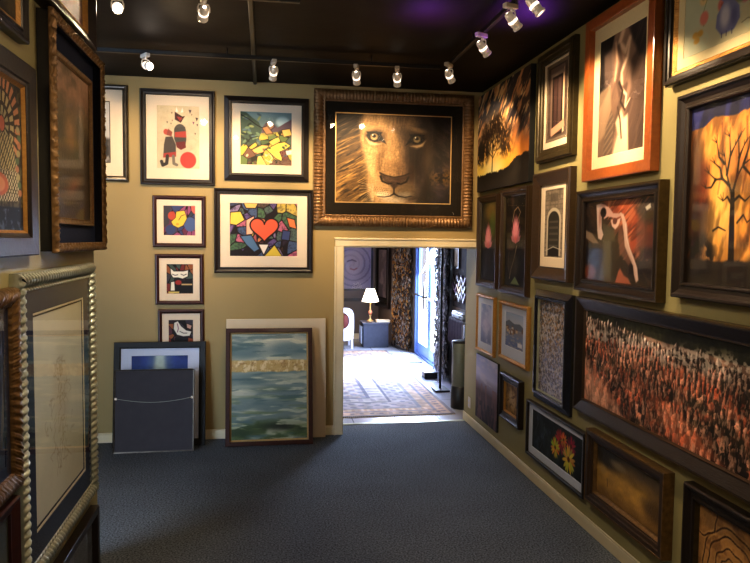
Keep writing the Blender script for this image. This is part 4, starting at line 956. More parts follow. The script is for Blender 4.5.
# ceiling conduit and tracks
mb = MB(); mb.bbox(-.095, -.065, 2.0, 6.36, H - .028, H - .001, .004)
c = mb.build('ceiling_conduit', M['trackblack']); tag(c, 'dark conduit running across the ceiling toward the lion picture wall', 'conduit')
def track(name, label, x0, x1, y0, y1):
    t = thing(name, label, 'light track', ((x0 + x1) / 2, (y0 + y1) / 2, 3.185))
    hx, hy = (x1 - x0) / 2, (y1 - y0) / 2
    MB().bbox(-hx, hx, -hy, hy, 0, .03, .003).build('rail', M['trackblack'], t)
    n = 3
    for i in range(n):
        k = (i + .5) / n * 2 - 1; mb = MB()
        if hx > hy: mb.tube([(hx * k, 0, .03), (hx * k, 0, .0745)], .006, 6)
        else: mb.tube([(0, hy * k, .03), (0, hy * k, .0745)], .006, 6)
        mb.build('hanger', M['trackblack'], t)
track('light_track', 'black light track along the ceiling in front of the lion wall', -1.9, 1.36, 5.285, 5.315)
track('light_track', 'black light track along the ceiling beside the canyon picture wall', 1.385, 1.415, 1.2, 5.25)
track('light_track', 'short black light track nearest to the camera on the left ceiling', -1.0, .2, 3.985, 4.015)

# ================================================================== TRACK LIGHTS AND ADDED LAMPS
KE = 2.6
def aim_matrix(d):
    return Vector(d).normalized().to_track_quat('Z', 'Y').to_matrix().to_4x4()

def track_light(x, y, label, aim, hot=False, group='track lights', energy=60, blend=.6, size=75, color=(1, .73, .43), lamp_on=True, z=3.185):
    t = thing('track_light', label, 'spotlight', (x, y, z), 0, group)
    pv = Vector((0, 0, -.085)); d = (Vector(aim) - Vector((x, y, z)) - pv).normalized()
    yaw = math.atan2(d.y, d.x); R = Matrix.Rotation(yaw, 4, 'Z')
    mb = MB(); mb.bbox(-.055, .035, -.018, .018, -.028, 0, .004, R); mb.build('adapter', M['whiteplastic'], t)
    mb = MB(); mb.tube([(0, 0, -.026), (0, 0, -.045)], .009, 8)
    pts = lambda s: [R @ Vector(p) for p in ((0, 0, -.043), (0, s * .026, -.047), (0, s * .031, -.062), (0, s * .031, -.088))]
    mb.tube(pts(1), .0045, 6); mb.tube(pts(-1), .0045, 6); mb.build('yoke', M['chrome'], t)
    A = Matrix.Translation(pv) @ aim_matrix(d)
    mb = MB(); mb.lathe([(.010, -.045), (.020, -.040), (.024, -.025), (.025, .0), (.0255, .022), (.028, .024), (.028, .036), (.0255, .038), (.026, .050), (.030, .056), (.030, .066), (.0265, .066), (.0255, .052)], 20, A, cap=False)
    h = mb.build('lamp_head', M['chrome'], t)
    mb = MB(); mb.lathe([(.0268, .003), (.0290, .006), (.0290, .017), (.0268, .020)], 20, A, cap=False); mb.build('collar', M['glowring'], t)
    mb = MB(); mb.lathe([(.001, .046), (.014, .0475), (.0225, .0505), (.0252, .054)], 20, A, cap=False)
    mb.build('bulb', M['bulb_hot'] if hot else M['bulb'], t)
    if lamp_on:
        ld = bpy.data.lights.new('spot', 'SPOT'); ld.energy = energy; ld.spot_size = math.radians(size); ld.spot_blend = blend; ld.shadow_soft_size = .022; ld.color = color
        lo = bpy.data.objects.new('spot', ld); COL.objects.link(lo)
        p = Vector((x, y, z)) + pv + d * .072
        ld.energy = energy * KE; lo.location = p; lo.rotation_euler = d.to_track_quat('-Z', 'Y').to_euler()
    return t


track_light(-.85, 5.28, 'leftmost lit spotlight on the track facing the lion wall', (-.15, 4.3, 2.75), hot=True, energy=10)
track_light(.07, 5.29, 'spotlight above the square landscape print, on the black track', (-.05, 6.38, 2.2), energy=34)
track_light(.70, 5.31, 'spotlight on the track above the left half of the lion picture', (.95, 6.38, 2.3), energy=30)
track_light(1.02, 5.31, 'spotlight on the track above the middle of the lion picture', (1.25, 6.38, 2.3), energy=20)
track_light(1.38, 5.11, 'spotlight at the corner end of the track above the lion picture right side', (2.05, 5.9, 2.4), energy=26)
track_light(1.39, 4.34, 'spotlight over the sunset tree canvas, second on the canyon wall track', (2.05, 4.7, 2.5), energy=26)
track_light(1.38, 3.78, 'spotlight over the doorway photograph, third on the canyon wall track', (2.05, 4.0, 2.5), energy=30)
track_light(1.46 - .06, 3.52, 'spotlight cut by the top edge, nearest on the canyon wall track', (2.05, 3.3, 2.3), energy=30)
track_light(-.33, 3.98, 'spotlight hanging near the top edge left of the ceiling conduit', (-.75, 6.38, 2.4), energy=22, size=50)
track_light(-.79, 4.0, 'glaring lit spotlight above the carved gold frame, aimed toward the camera', (-.45, 2.4, 2.45), hot=True, energy=1.5)

def lamp(kind, loc, aim, energy, color, size=.03, spot=80, blend=.7):
    ld = bpy.data.lights.new('light', kind); ld.energy = energy * (KE if kind == 'SPOT' else 1); ld.color = color
    lo = bpy.data.objects.new('light', ld); COL.objects.link(lo); lo.location = loc
    if kind == 'SPOT': ld.spot_size = math.radians(spot); ld.spot_blend = blend; ld.shadow_soft_size = size
    if kind == 'POINT': ld.shadow_soft_size = size
    if kind == 'AREA': ld.shape = 'RECTANGLE'; ld.size, ld.size_y = size
    if kind == 'SUN': ld.angle = size
    lo.rotation_euler = (Vector(aim) - Vector(loc)).normalized().to_track_quat('-Z', 'Y').to_euler()
    return lo
WARM = (1, .73, .43)
lamp('SPOT', (-1.5, 5.3, 3.05), (-1.55, 6.38, 2.4), 12, WARM)
lamp('SPOT', (-.62, 5.3, 3.05), (-.72, 6.38, 2.4), 18, WARM)
lamp('SPOT', (1.38, 2.8, 3.05), (2.05, 2.7, 2.1), 26, WARM, spot=70)
lamp('SPOT', (1.38, 2.0, 3.05), (2.05, 3.6, 1.1), 14, WARM, spot=70)
lamp('SPOT', (.1, 2.7, 3.1), (-.9, 3.3, 1.1), 34, (1, .84, .62), spot=60)
lamp('SPOT', (.2, 1.4, 3.1), (-.9, 2.6, 2.0), 12, WARM, spot=60)
lamp('POINT', (.4, -.8, 2.6), (0, 0, 0), 38, (1, .80, .58), .35)  # this and the next: added fill lamps without a fixture
lamp('POINT', (.3, 3.4, 2.7), (0, 0, 0), 15, (1, .80, .58), .35)
lamp('SPOT', (1.74, 4.35, 3.0), (1.60, 4.25, 3.26), 5, (.42, .08, 1.0), .1, spot=105, blend=1)  # this and the next: added violet lamps tinting the ceiling, no fixture there
lamp('SPOT', (1.0, 4.3, 3.0), (1.04, 4.3, 3.26), 7, (.42, .10, .9), .1, spot=125, blend=1)

lamp('SPOT', (.1, 3.0, 3.1), (2.05, 4.3, .75), 26, (1, .88, .72), .1, spot=85, blend=1)  # this and the next: added fill spots brightening the lower right wall
lamp('SPOT', (.2, 1.6, 2.9), (2.05, 3.0, .45), 9, (1, .86, .68), .1, spot=70, blend=1)
# daylight beyond
w = bpy.data.worlds.new('daylight'); scn.world = w; w.use_nodes = True
bg = w.node_tree.nodes['Background']; bg.inputs[0].default_value = (.62, .78, 1.0, 1); bg.inputs[1].default_value = 10.0
lamp('SUN', (6, 10.9, 5.2), (2.3, 9.7, 0), 60, (1, .97, .96), .30)
lamp('AREA', (2.75, 10.08, 1.35), (1.2, 9.4, 0), 330, (.66, .78, 1.0), (1.6, 1.5))
lamp('AREA', (2.38, 9.9, 1.2), (.2, 5.0, .2), 190, (.55, .68, 1.0), (1.4, 1.6))
lamp('POINT', (0.3, 9.2, 2.4), (0, 0, 0), 26, (.9, .9, 1), .3)

# ================================================================== PICTURES ON THE BACK WALL
g1 = 'pictures on the khaki wall with the doorway'
picture('framed_print', 'pewter framed black and white print half hidden behind the carved gold frame', 'picture', 'back', (-1.88, -1.18, 2.34, 3.178), art_bw, (-1.726, -1.334, 2.504, 3.03), .035, .045, 'round', 'darksilver', mats=(('white_mat', None), ('dark_mat', .006)), group=g1)
picture('framed_print', 'black framed print of stacked dark shapes and a red ball on beige', 'picture', 'back', (-1.078, -.436, 2.32, 3.156), art_spheres, (-.936, -.571, 2.464, 3.02), .035, .05, 'scoop', 'black', mats=(('white_mat', None),), group=g1, glass=True, res=300)
picture('framed_print', 'square black framed print of yellow and green hills with a tree', 'picture', 'back', (-.354, .404, 2.372, 3.127), art_hills, (-.213, .251, 2.516, 2.995), .035, .066, 'bevelout', 'black', mats=(('white_mat', None),), group=g1, glass=True, res=300)
picture('framed_print', 'black framed print of a coral heart on colourful patchwork', 'picture', 'back', (-.444, .445, 1.536, 2.30), art_patch_heart, (-.308, .303, 1.686, 2.172), .035, .052, 'scoop', 'black', mats=(('white_mat', None),), group=g1, res=320)
picture('framed_print', 'small dark red framed print with a yellow shape, topmost of three', 'picture', 'back', (-.981, -.519, 1.764, 2.225), art_patch_yellow, (-.888, -.611, 1.868, 2.136), .028, .036, 'round', 'cherry', mats=(('white_mat', None),), group=g1, res=320)
picture('framed_print', 'small dark red framed print with pale shapes on black, middle of three', 'picture', 'back', (-.964, -.539, 1.246, 1.703), lambda P: art_patch_pale(P, 0), (-.866, -.631, 1.343, 1.613), .028, .036, 'round', 'cherry', mats=(('white_mat', None),), group=g1, res=320)
picture('framed_print', 'small dark red framed print partly hidden by the leaning black frame', 'picture', 'back', (-.943, -.537, .745, 1.203), lambda P: art_patch_pale(P, 1), (-.852, -.634, .842, 1.108), .028, .036, 'round', 'cherry', mats=(('white_mat', None),), group=g1, res=320)
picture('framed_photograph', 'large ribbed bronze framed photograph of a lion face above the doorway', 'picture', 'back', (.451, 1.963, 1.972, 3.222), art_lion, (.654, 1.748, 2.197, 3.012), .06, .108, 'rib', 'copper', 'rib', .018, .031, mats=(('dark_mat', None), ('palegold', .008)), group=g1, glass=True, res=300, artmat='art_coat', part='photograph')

# ================================================================== PICTURES ON THE RIGHT WALL
g2 = 'pictures on the right hand gallery wall'
# sunset canvas, gallery wrapped
t = thing('canvas_print', 'frameless canvas of a tree before a glowing sunset', 'picture', (XW - .001, (5.055 + 6.344) / 2, 2.31), -PI / 2, g2)
W_, H_ = 6.344 - 5.055, 3.205 - 2.31
MB().bbox(-W_ / 2, W_ / 2, -.045, 0, 0, H_, .003).build('stretcher', M['blackmatte'], t)
P = Paint(W_ - .004, H_ - .004, 190); art_sunset(P); print_mesh(P, 'printed_canvas', M['art_canvas'], t, -W_ / 2 + .002, .002, -.0465)
R = lambda *a, **k: picture(*a, group=g2, **k)
R('framed_photograph', 'olive bronze framed photograph of a dark doorway with white mat', 'picture', 'right', (4.327, 4.93, 2.428, 3.215), art_doorway, (4.468, 4.788, 2.585, 3.093), .05, .088, 'step', 'olivebronze', mats=(('white_mat', None), ('grey_mat', .022)), glass=True, part='photograph')
R('framed_photograph', 'bright orange wood framed photograph of a sepia slot canyon', 'picture', 'right', (3.352, 4.14, 2.228, 3.222), art_slot, (3.486, 4.006, 2.368, 3.070), .055, .066, 'thin', 'orange', mats=(('cream_mat', None),), glass=True, res=280, part='photograph')
R('framed_painting', 'black and gold framed painting of a blue vase of flowers', 'picture', 'right', (2.40, 3.262, 2.638, 3.245), art_vase, (2.52, 3.146, 2.75, 3.20), .055, .045, 'step', 'espresso', fillet=(.026, 'gold', 'carved'), mats=(('cream_mat', None),), res=300, part='painting')
R('framed_photograph', 'dark framed photograph of a bare tree before a glowing cliff', 'picture', 'right', (2.36, 3.132, 1.582, 2.565), art_cliff, None, .055, .075, 'scoop', 'espresso', glass=True, res=300, artmat='art_coat', part='photograph')
R('framed_photograph', 'dark bronze framed photograph of a pink lotus, nearer the doorway', 'picture', 'right', (5.775, 6.347, 1.42, 2.268), art_lotus1, None, .045, .055, 'step', 'walnut', fillet=(.012, 'olivebronze'), glass=True, res=260, part='photograph')
R('framed_photograph', 'dark bronze framed photograph of a pink lotus with a curling stem', 'picture', 'right', (5.076, 5.69, 1.41, 2.285), art_lotus2, None, .045, .055, 'step', 'walnut', fillet=(.012, 'olivebronze'), glass=True, res=260, part='photograph')
R('framed_print', 'wide walnut framed print of a stone arch in a white mat', 'picture', 'right', (4.318, 4.949, 1.572, 2.352), art_arch, (4.474, 4.79, 1.735, 2.222), .055, .095, 'bevelin', 'walnut', mats=(('white_mat', None),), res=300)
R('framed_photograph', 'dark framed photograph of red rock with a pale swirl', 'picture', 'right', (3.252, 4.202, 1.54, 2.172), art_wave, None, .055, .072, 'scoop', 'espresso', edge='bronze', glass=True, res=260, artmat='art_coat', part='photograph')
R('framed_print', 'thin gold framed misty blue print in a pale mat', 'picture', 'right', (5.846, 6.365, .80, 1.345), art_mist, (5.95, 6.262, .892, 1.262), .03, .028, 'round', 'gold', 'bead', .003, .012, mats=(('cool_mat', None),))
R('framed_print', 'gold framed print of a riverside village in a pale mat', 'picture', 'right', (5.045, 5.703, .833, 1.338), art_village, (5.17, 5.578, .962, 1.252), .035, .036, 'round', 'gold', 'rope', .004, .016, mats=(('cool_mat', None),))
R('framed_photograph', 'tall blue black framed photograph of scattered autumn leaves', 'picture', 'right', (4.285, 4.913, .668, 1.492), art_leaves, None, .05, .07, 'bevelout', 'navyframe', fillet=(.006, 'silver'), res=300, artmat='art_coat', part='photograph')
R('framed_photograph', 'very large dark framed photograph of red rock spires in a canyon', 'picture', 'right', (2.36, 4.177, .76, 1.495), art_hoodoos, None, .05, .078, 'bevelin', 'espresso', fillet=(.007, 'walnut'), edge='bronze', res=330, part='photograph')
t = thing('unframed_print', 'unframed print of misty spires low on the wall beside the doorway', 'picture', (XW - .001, 6.04, .15), -PI / 2, g2)
MB().bbox(-.31, .31, -.018, 0, 0, .615, .002).build('mounting_board', M['blackmatte'], t)
P = Paint(.616, .611, 220); art_spires(P); print_mesh(P, 'print', M['art'], t, -.308, .002, -.019)
R('framed_painting', 'small black framed painting with a gold inner edge', 'picture', 'right', (5.149, 5.60, .34, .727), art_goldleaf, None, .05, .065, 'scoop', 'black', fillet=(.012, 'gold'), part='painting')
R('framed_photograph', 'thin black framed photograph of red and yellow flowers in a white mat', 'picture', 'right', (4.038, 5.018, .198, .625), art_flowers, (4.10, 4.94, .272, .566), .035, .018, 'thin', 'black', mats=(('cool_mat', None),), res=260, part='photograph')
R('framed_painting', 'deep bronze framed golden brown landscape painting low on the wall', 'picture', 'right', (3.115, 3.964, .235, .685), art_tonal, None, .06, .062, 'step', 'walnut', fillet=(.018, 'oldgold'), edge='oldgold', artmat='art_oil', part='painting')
R('framed_painting', 'dark framed brown scrollwork picture at the lower right corner', 'picture', 'right', (2.25, 2.965, .09, .70), art_scroll, None, .055, .07, 'scoop', 'espresso', fillet=(.014, 'bronze'), artmat='art_oil', part='painting')

# ================================================================== PICTURES ON THE LEFT PARTITION
g3 = 'pictures on the near left partition'
L = lambda *a, **k: picture(*a, group=g3, **k)
L('framed_painting', 'dark framed picture with a beaded gold edge in the upper left corner', 'picture', 'left', (2.0, 2.834, 2.576, 3.22), art_dim((70, 60, 36), (40, 34, 22), 3), None, .04, .05, 'scoop', 'espresso', fillet=(.018, 'gold', 'bead'), part='painting')
L('framed_painting', 'framed warm toned picture directly above the carved gold frame', 'picture', 'left', (2.96, 3.785, 2.80, 3.235), art_portrait_pink, None, .07, .07, 'bevelin', 'espresso', fillet=(.018, 'gold', 'bead'), part='painting')
L('framed_print', 'dark framed mosaic of fan shapes and woven tiles with a gold inner edge', 'picture', 'left', (2.05, 2.90, 1.775, 2.50), art_mosaic, None, .04, .085, 'flat', 'black', fillet=(.012, 'gold'), res=330)
L('framed_drawing', 'champagne silver rope framed faint sketch in a cream and navy mat', 'picture', 'left', (2.676, 3.802, .488, 1.712), art_drawing, (2.872, 3.606, .676, 1.53), .05, .072, 'rib', 'silver', 'rope', .020, .034, mats=(('navy_mat', None), ('cream_mat', .018), ('dark_mat', .008)), glass='shiny', part='drawing')
L('framed_picture', 'antique gold framed dark picture whose glass mirrors the doorway', 'picture', 'left', (1.95, 2.670, .927, 1.663), art_dim((34, 36, 44), (22, 24, 30), 7), (2.05, 2.56, 1.03, 1.56), .05, .065, 'round', 'oldgold', 'carved', .006, .03, mats=(('navy_mat', None),), glass='shiny')
L('framed_picture', 'black framed picture low on the left edge below the antique gold frame', 'picture', 'left', (1.95, 2.63, .25, .905), art_dim((60, 62, 44), (40, 40, 32), 9), None, .04, .05, 'bevelin', 'cherry', glass='shiny')
L('framed_picture', 'slim black framed grey picture standing under the silver rope frame', 'picture', 'left', (2.95, 3.80, .03, .41), art_dim((96, 100, 108), (80, 84, 92), 5), None, .045, .04, 'thin', 'black', glass='shiny')
# deep shadow-box with carved gold outer frame
t = thing('shadow_box_painting', 'carved gold deep shadow box around a dim brown painting with pale centre', 'picture', (-.919, (3.035 + 3.947) / 2, 1.78), PI / 2, g3)
w2 = (3.947 - 3.035) / 2; hh = 2.787 - 1.78
mb = MB()
for (a, b_, c_, d_) in ((-w2 + .006, -w2 + .028, .006, hh - .006), (w2 - .028, w2 - .006, .006, hh - .006)): mb.box(a, b_, -.052, 0, c_, d_)
for (c_, d_) in ((.006, .028), (hh - .028, hh - .006)): mb.box(-w2 + .028, w2 - .028, -.052, 0, c_, d_)
mb.build('box_side', M['navyframe'], t)
MB().box(-w2 + .02, w2 - .02, -.006, 0, .02, hh - .02).build('backing_board', M['blackmatte'], t)
mb = MB(); frame_ring(mb, -w2, w2, 0, hh, .042, .028, 'round', 'carved', .008, .05, base=.048); mb.build('carved_frame', M['oldgold'], t)
mb = MB(); frame_ring(mb, -w2 + .115, w2 - .115, .125, hh - .125, .030, .02, 'scoop', 'bead', .004, .014, base=.012); mb.build('inner_frame', M['oldgold'], t)
mb = MB(); ring(mb, -w2 + .028, w2 - .028, .028, hh - .028, -w2 + .12, w2 - .12, .13, hh - .13, -.014); mb.build('liner', M['navy_mat'], t)
P = Paint(2 * w2 - .29, hh - .30, 240); art_aged(P); print_mesh(P, 'painting', M['art_oil'], t, -w2 + .145, .15, -.016)

# ================================================================== LEANING THINGS BY THE BACK WALL
def leaning(x0, x1, y_foot, y_top, h):
    ang = math.asin(max(-1, min(1, (y_top - y_foot) / h)))
    return ((( x0 + x1) / 2, y_foot, .0), (-ang, 0, 0))
def lean_pic(name, label, x0, x1, yf, yt, h, **k):
    pl, ro = leaning(x0, x1, yf, yt, h)
    return picture(name, label, 'picture', 'back', (x0, x1, 0, h), place=(pl, ro), **k)
g4 = 'pictures leaning on the wall beside the doorway'
lean_pic('framed_print', 'black framed blue light beam print leaning behind the dark board', -1.311, -.519, 6.215, 6.343, .922, art=art_waterfall, pic=(-1.165, -.675, .24, .80), depth=.035, fw=.058, prof='flat', fmat='blackmatte', mats=(('cool_mat', None),), group=g4)
pl, ro = leaning(-.341, .439, 6.10, 6.30, 1.05)
lean_pic('framed_painting', 'dark framed blue green lake painting with gold band leaning by the doorway', -.338, .437, 6.13, 6.30, 1.045, art=art_lake, depth=.045, fw=.038, prof='thin', fmat='cherry', fillet=(.014, 'palegold'), res=240, artmat='art_oil', group=g4, part='painting')
t = thing('blank_panel', 'plain cream panel leaning on the wall behind the lake painting', 'panel', (.115, 6.315, 0), 0, g4, rot=(-math.asin(.045 / 1.11), 0, 0))
MB().bbox(-.455, .455, -.012, 0, 0, 1.113, .003).build('board_face', M['board'], t)
# turned-round frame: its back towards us
t = thing('turned_frame', 'picture turned to the wall showing its charcoal back and hanging wire', 'picture', (-.937, 6.045, 0), 0, g4, rot=(-math.asin(.10 / .71), 0, 0))
mb = MB(); frame_ring(mb, -.335, .335, 0, .71, .014, .03, 'flat'); mb.build('frame', M['darksilver'], t)
MB().bbox(-.322, .322, -.026, 0, .012, .698, .002).build('backing_paper', M['dust'], t)
mb = MB(); n = 20
mb.tube([(-.315 + .63 * i / n, -.031, .462 - .035 * math.sin(PI * i / n)) for i in range(n + 1)], .0018, 5); mb.build('hanging_wire', M['silver'], t)
for s in (-1, 1):
    mb = MB(); mb.bbox(s * .318 - .010, s * .318 + .010, -.031, -.026, .452, .472, .002)
    mb.tube([(s * .318 + .009 * math.cos(a), -.033, .462 + .009 * math.sin(a)) for a in [2 * PI * i / 10 for i in range(11)]], .0018, 5); mb.build('wire_ring', M['chrome'], t)

# ================================================================== THE HALL BEYOND THE DOORWAY
# patterned rug with banded borders
RX0, RX1, RY0, RY1 = -1.2, 2.02, 6.98, 11.2
t = None
P = Paint(RX1 - RX0, RY1 - RY0, 90)
u, v = P.u, P.v; x = u * P.w; y = (1 - v) * P.h   # x from left, y from near edge
ex = np.minimum(x, P.w - x); ey = np.minimum(y, P.h - y); e = np.minimum(ex, ey)
P.fill((158, 142, 138))
def band(a, b_, c): P.put(((e >= a) & (e < b_)) * 1.0, c)
band(0, .04, (92, 84, 92)); band(.04, .16, (184, 140, 108)); band(.16, .19, (104, 98, 112)); band(.19, .30, (176, 128, 96)); band(.30, .34, (108, 102, 116)); band(.34, .58, (150, 134, 134)); band(.58, .62, (62, 58, 80)); band(.62, .80, (168, 150, 144)); band(.80, .84, (62, 58, 80))
s1 = np.where(ex < ey, y, x)
P.put(((e > .05) & (e < .15) & (np.sin(s1 * 60) > .2) & (np.abs(e - .10) < .03)) * .8, (84, 74, 90))
P.put(((e > .20) & (e < .29) & (np.sin(s1 * 90) > 0)) * .7, (206, 176, 140))
P.put(((e > .36) & (e < .56) & (np.sin(s1 * 34) * np.cos((e - .46) * 40) > .35)) * .8, (84, 78, 104)); P.put(((e > .64) & (e < .78) & (np.sin(s1 * 44 + 1) > .3)) * .6, (96, 86, 104))
P.put(((e > .84) & (np.sin(x * 30) * np.sin(y * 30) > .25)) * .7, (88, 80, 104)); P.put(((e > .84) & (np.sin(x * 30 + 2) * np.sin(y * 30 + 1) > .5)) * .7, (176, 132, 110))
P.put(np.full_like(u, .22), (170, 158, 156)); P.put(sstep(.5, .65, P.n(50, seed=12)) * .3, (110, 96, 104)); P.mul(.8 + .4 * P.n(60, seed=2, o=2))
rug = thing('patterned_rug', 'patterned rug with orange and grey bands just beyond the doorway', 'rug', (0, 0, 0))
ro_ = print_mesh(P, 'woven_field', M['vcol'], rug, 0, 0, 0)
ro_.rotation_euler = (-PI / 2, 0, 0); ro_.location = (RX0, RY0, .008)
MB().bbox(RX0 + .001, RX1 - .001, RY0 + .001, RY1 - .001, -.002, .007, .002).build('rug_backing', mat('rug_backing_weave', (140, 120, 104), .9), rug)
mb = MB()
for i in range(150):
    xx = RX0 + .02 + i * (RX1 - RX0 - .04) / 149; mb.tube([(xx, RY0, .004), (xx + random.uniform(-.006, .006), RY0 - .035, .002)], .002, 4)
fr_ = mb.build('fringe', M['board'], rug)
# threshold strip
mb = MB(); mb.bbox(.74, 2.05, 6.70, 6.745, -.002, .006, .002); o = struct(mb.build('trim_3', M['silver']))
# doormat
t = thing('doormat', 'pale doormat on the hall floor inside the glass door', 'doormat', (2.19, 10.42, .0))
MB().bbox(-.17, .17, -.42, .42, -.002, .012, .004).build('mat_border', mat('grey_mat_border', (96, 100, 112), .9), t)
MB().bbox(-.13, .13, -.37, .37, .010, .016, .003).build('mat_pile', mat('pale_mat_pile', (190, 194, 204), .95, 0, (160, 164, 176), 80, .3), t)

# chest with lamp
CX, CY = 1.88, 11.70
t = thing('low_chest', 'small charcoal chest carrying the lit table lamp', 'chest', (CX, CY, 0), 0)
cm = mat('charcoal_cloth', (62, 66, 84), .7, 0, (44, 48, 64), 20, .1)
MB().bbox(-.20, .24, -.17, .17, .0, .40, .008).build('body', cm, t)
MB().bbox(-.215, .255, -.185, .185, .40, .43, .006).build('top', mat('charcoal_lid', (70, 72, 88), .5), t)
MB().bbox(.19 - .42, .20 - .42, -.15, .15, .06, .36, .003).build('side_panel', M['cool_mat'], t)
t = thing('book', 'white covered book lying on the charcoal chest beside the lamp', 'book', (CX + .15, CY - .07, .431))
MB().bbox(-.12, .12, -.09, .09, 0, .006, .001).build('cover', M['whiteplastic'], t)
MB().bbox(-.115, .113, -.086, .086, .006, .030, .001).build('pages', M['cream_mat'], t)
MB().bbox(-.12, .12, -.09, .09, .030, .036, .001).build('cover', M['whiteplastic'], t)
t = thing('table_lamp', 'lit table lamp with white cone shade and copper ball stem', 'lamp', (CX - .05, CY + .05, .431))
MB().lathe([(.062, 0), (.064, .008), (.05, .018), (.022, .028), (.014, .05), (.014, .09), (.024, .10), (.016, .112)], 24).build('base', M['palegold'], t)
MB().lathe([(.012, .11), (.03, .122), (.042, .15), (.03, .178), (.012, .19)], 24).build('copper_ball', mat('pink_copper', (206, 132, 104), .3, .5), t)
MB().lathe([(.010, .19), (.018, .20), (.010, .215), (.008, .30), (.014, .31), (.008, .32), (.006, .37)], 16).build('stem', M['palegold'], t)
mb = MB(); mb.lathe([(.150, .345), (.072, .565), (.070, .565), (.148, .345)], 32, cap=False); mb.build('lamp_shade', mat('glowing_white_shade', (250, 236, 222), .8, emit=(255, 236, 214), estr=4.5), t)
lamp('POINT', (CX - .05, CY + .05, .431 + .44), (0, 0, 0), 5, (1, .8, .6), .03)
# white chair with oval opening
t = thing('white_chair', 'white panel back chair with dark red round cushion beyond the doorway', 'chair', (1.30, 11.6, 0), 0)
wp = mat('white_gloss_shell', (214, 218, 232), .3, 0, (204, 208, 224), 5)
def slab_with_hole(w_, h_, hy, rx, rz, th):
    mb = MB(); n = 32; vs = []; fs = []
    for yy in (-th / 2, th / 2):
        for k in range(n):
            a = 2 * PI * k / n; cx, sx = math.cos(a), math.sin(a); q = (abs(cx) ** 4 + abs(sx) ** 4) ** -.25
            vs.append((cx * q * w_ / 2, yy, h_ / 2 + sx * q * h_ / 2))
        for k in range(n):
            a = 2 * PI * k / n; vs.append((math.cos(a) * rx, yy, hy + math.sin(a) * rz))
    for k in range(n):
        k2 = (k + 1) % n
        fs += [(k, k2, n + k2, n + k), (2 * n + k, 3 * n + k, 3 * n + k2, 2 * n + k2), (k, 2 * n + k, 2 * n + k2, k2), (n + k, n + k2, 3 * n + k2, 3 * n + k)]
    return mb.add(vs, fs)
bk = slab_with_hole(.40, .56, .34, .12, .14, .03).build('backrest', wp, t); bk.location = (0, -.19, .14)
mb = MB(); mb.lathe([(.001, -.012), (.10, -.012), (.118, 0), (.10, .012), (.001, .012)], 28, Matrix.Translation((0, -.19, .48)) @ Matrix.Rotation(PI / 2, 4, 'X') @ Matrix.Diagonal((1, 1.16, 1, 1))); mb.build('back_cushion', mat('dark_red_fabric', (96, 34, 30), .8), t)
MB().bbox(-.20, .20, -.17, .24, .30, .36, .012).build('seat', wp, t)
for sx in (-1, 1):
    for sy in (-.17, .21):
        MB().bbox(sx * .17 - .018, sx * .17 + .018, sy - .018, sy + .018, 0, .30, .004).build('leg', wp, t)
# pictures in the hall
picture('framed_print', 'large pale violet framed drawing on the far hall wall', 'picture', 'far', (1.05, 2.0, .90, 1.95), art_swirlface, None, .03, .035, 'thin', 'espresso', res=90, glass=True)
ang = math.atan2(10.95 - 12.62, 2.44 - 2.11)
t = picture('framed_painting', 'dark narrow framed picture in the hall beside the leafy curtain', 'picture', 'back', (-.36, .36, 0, 1.25), art_dim((120, 100, 92), (88, 76, 74), 4), (-.2, .2, .18, 1.05), .04, .07, 'flat', 'espresso', mats=(('dark_mat', None),), place=((2.145, 12.30, .62), (0, 0, ang)))

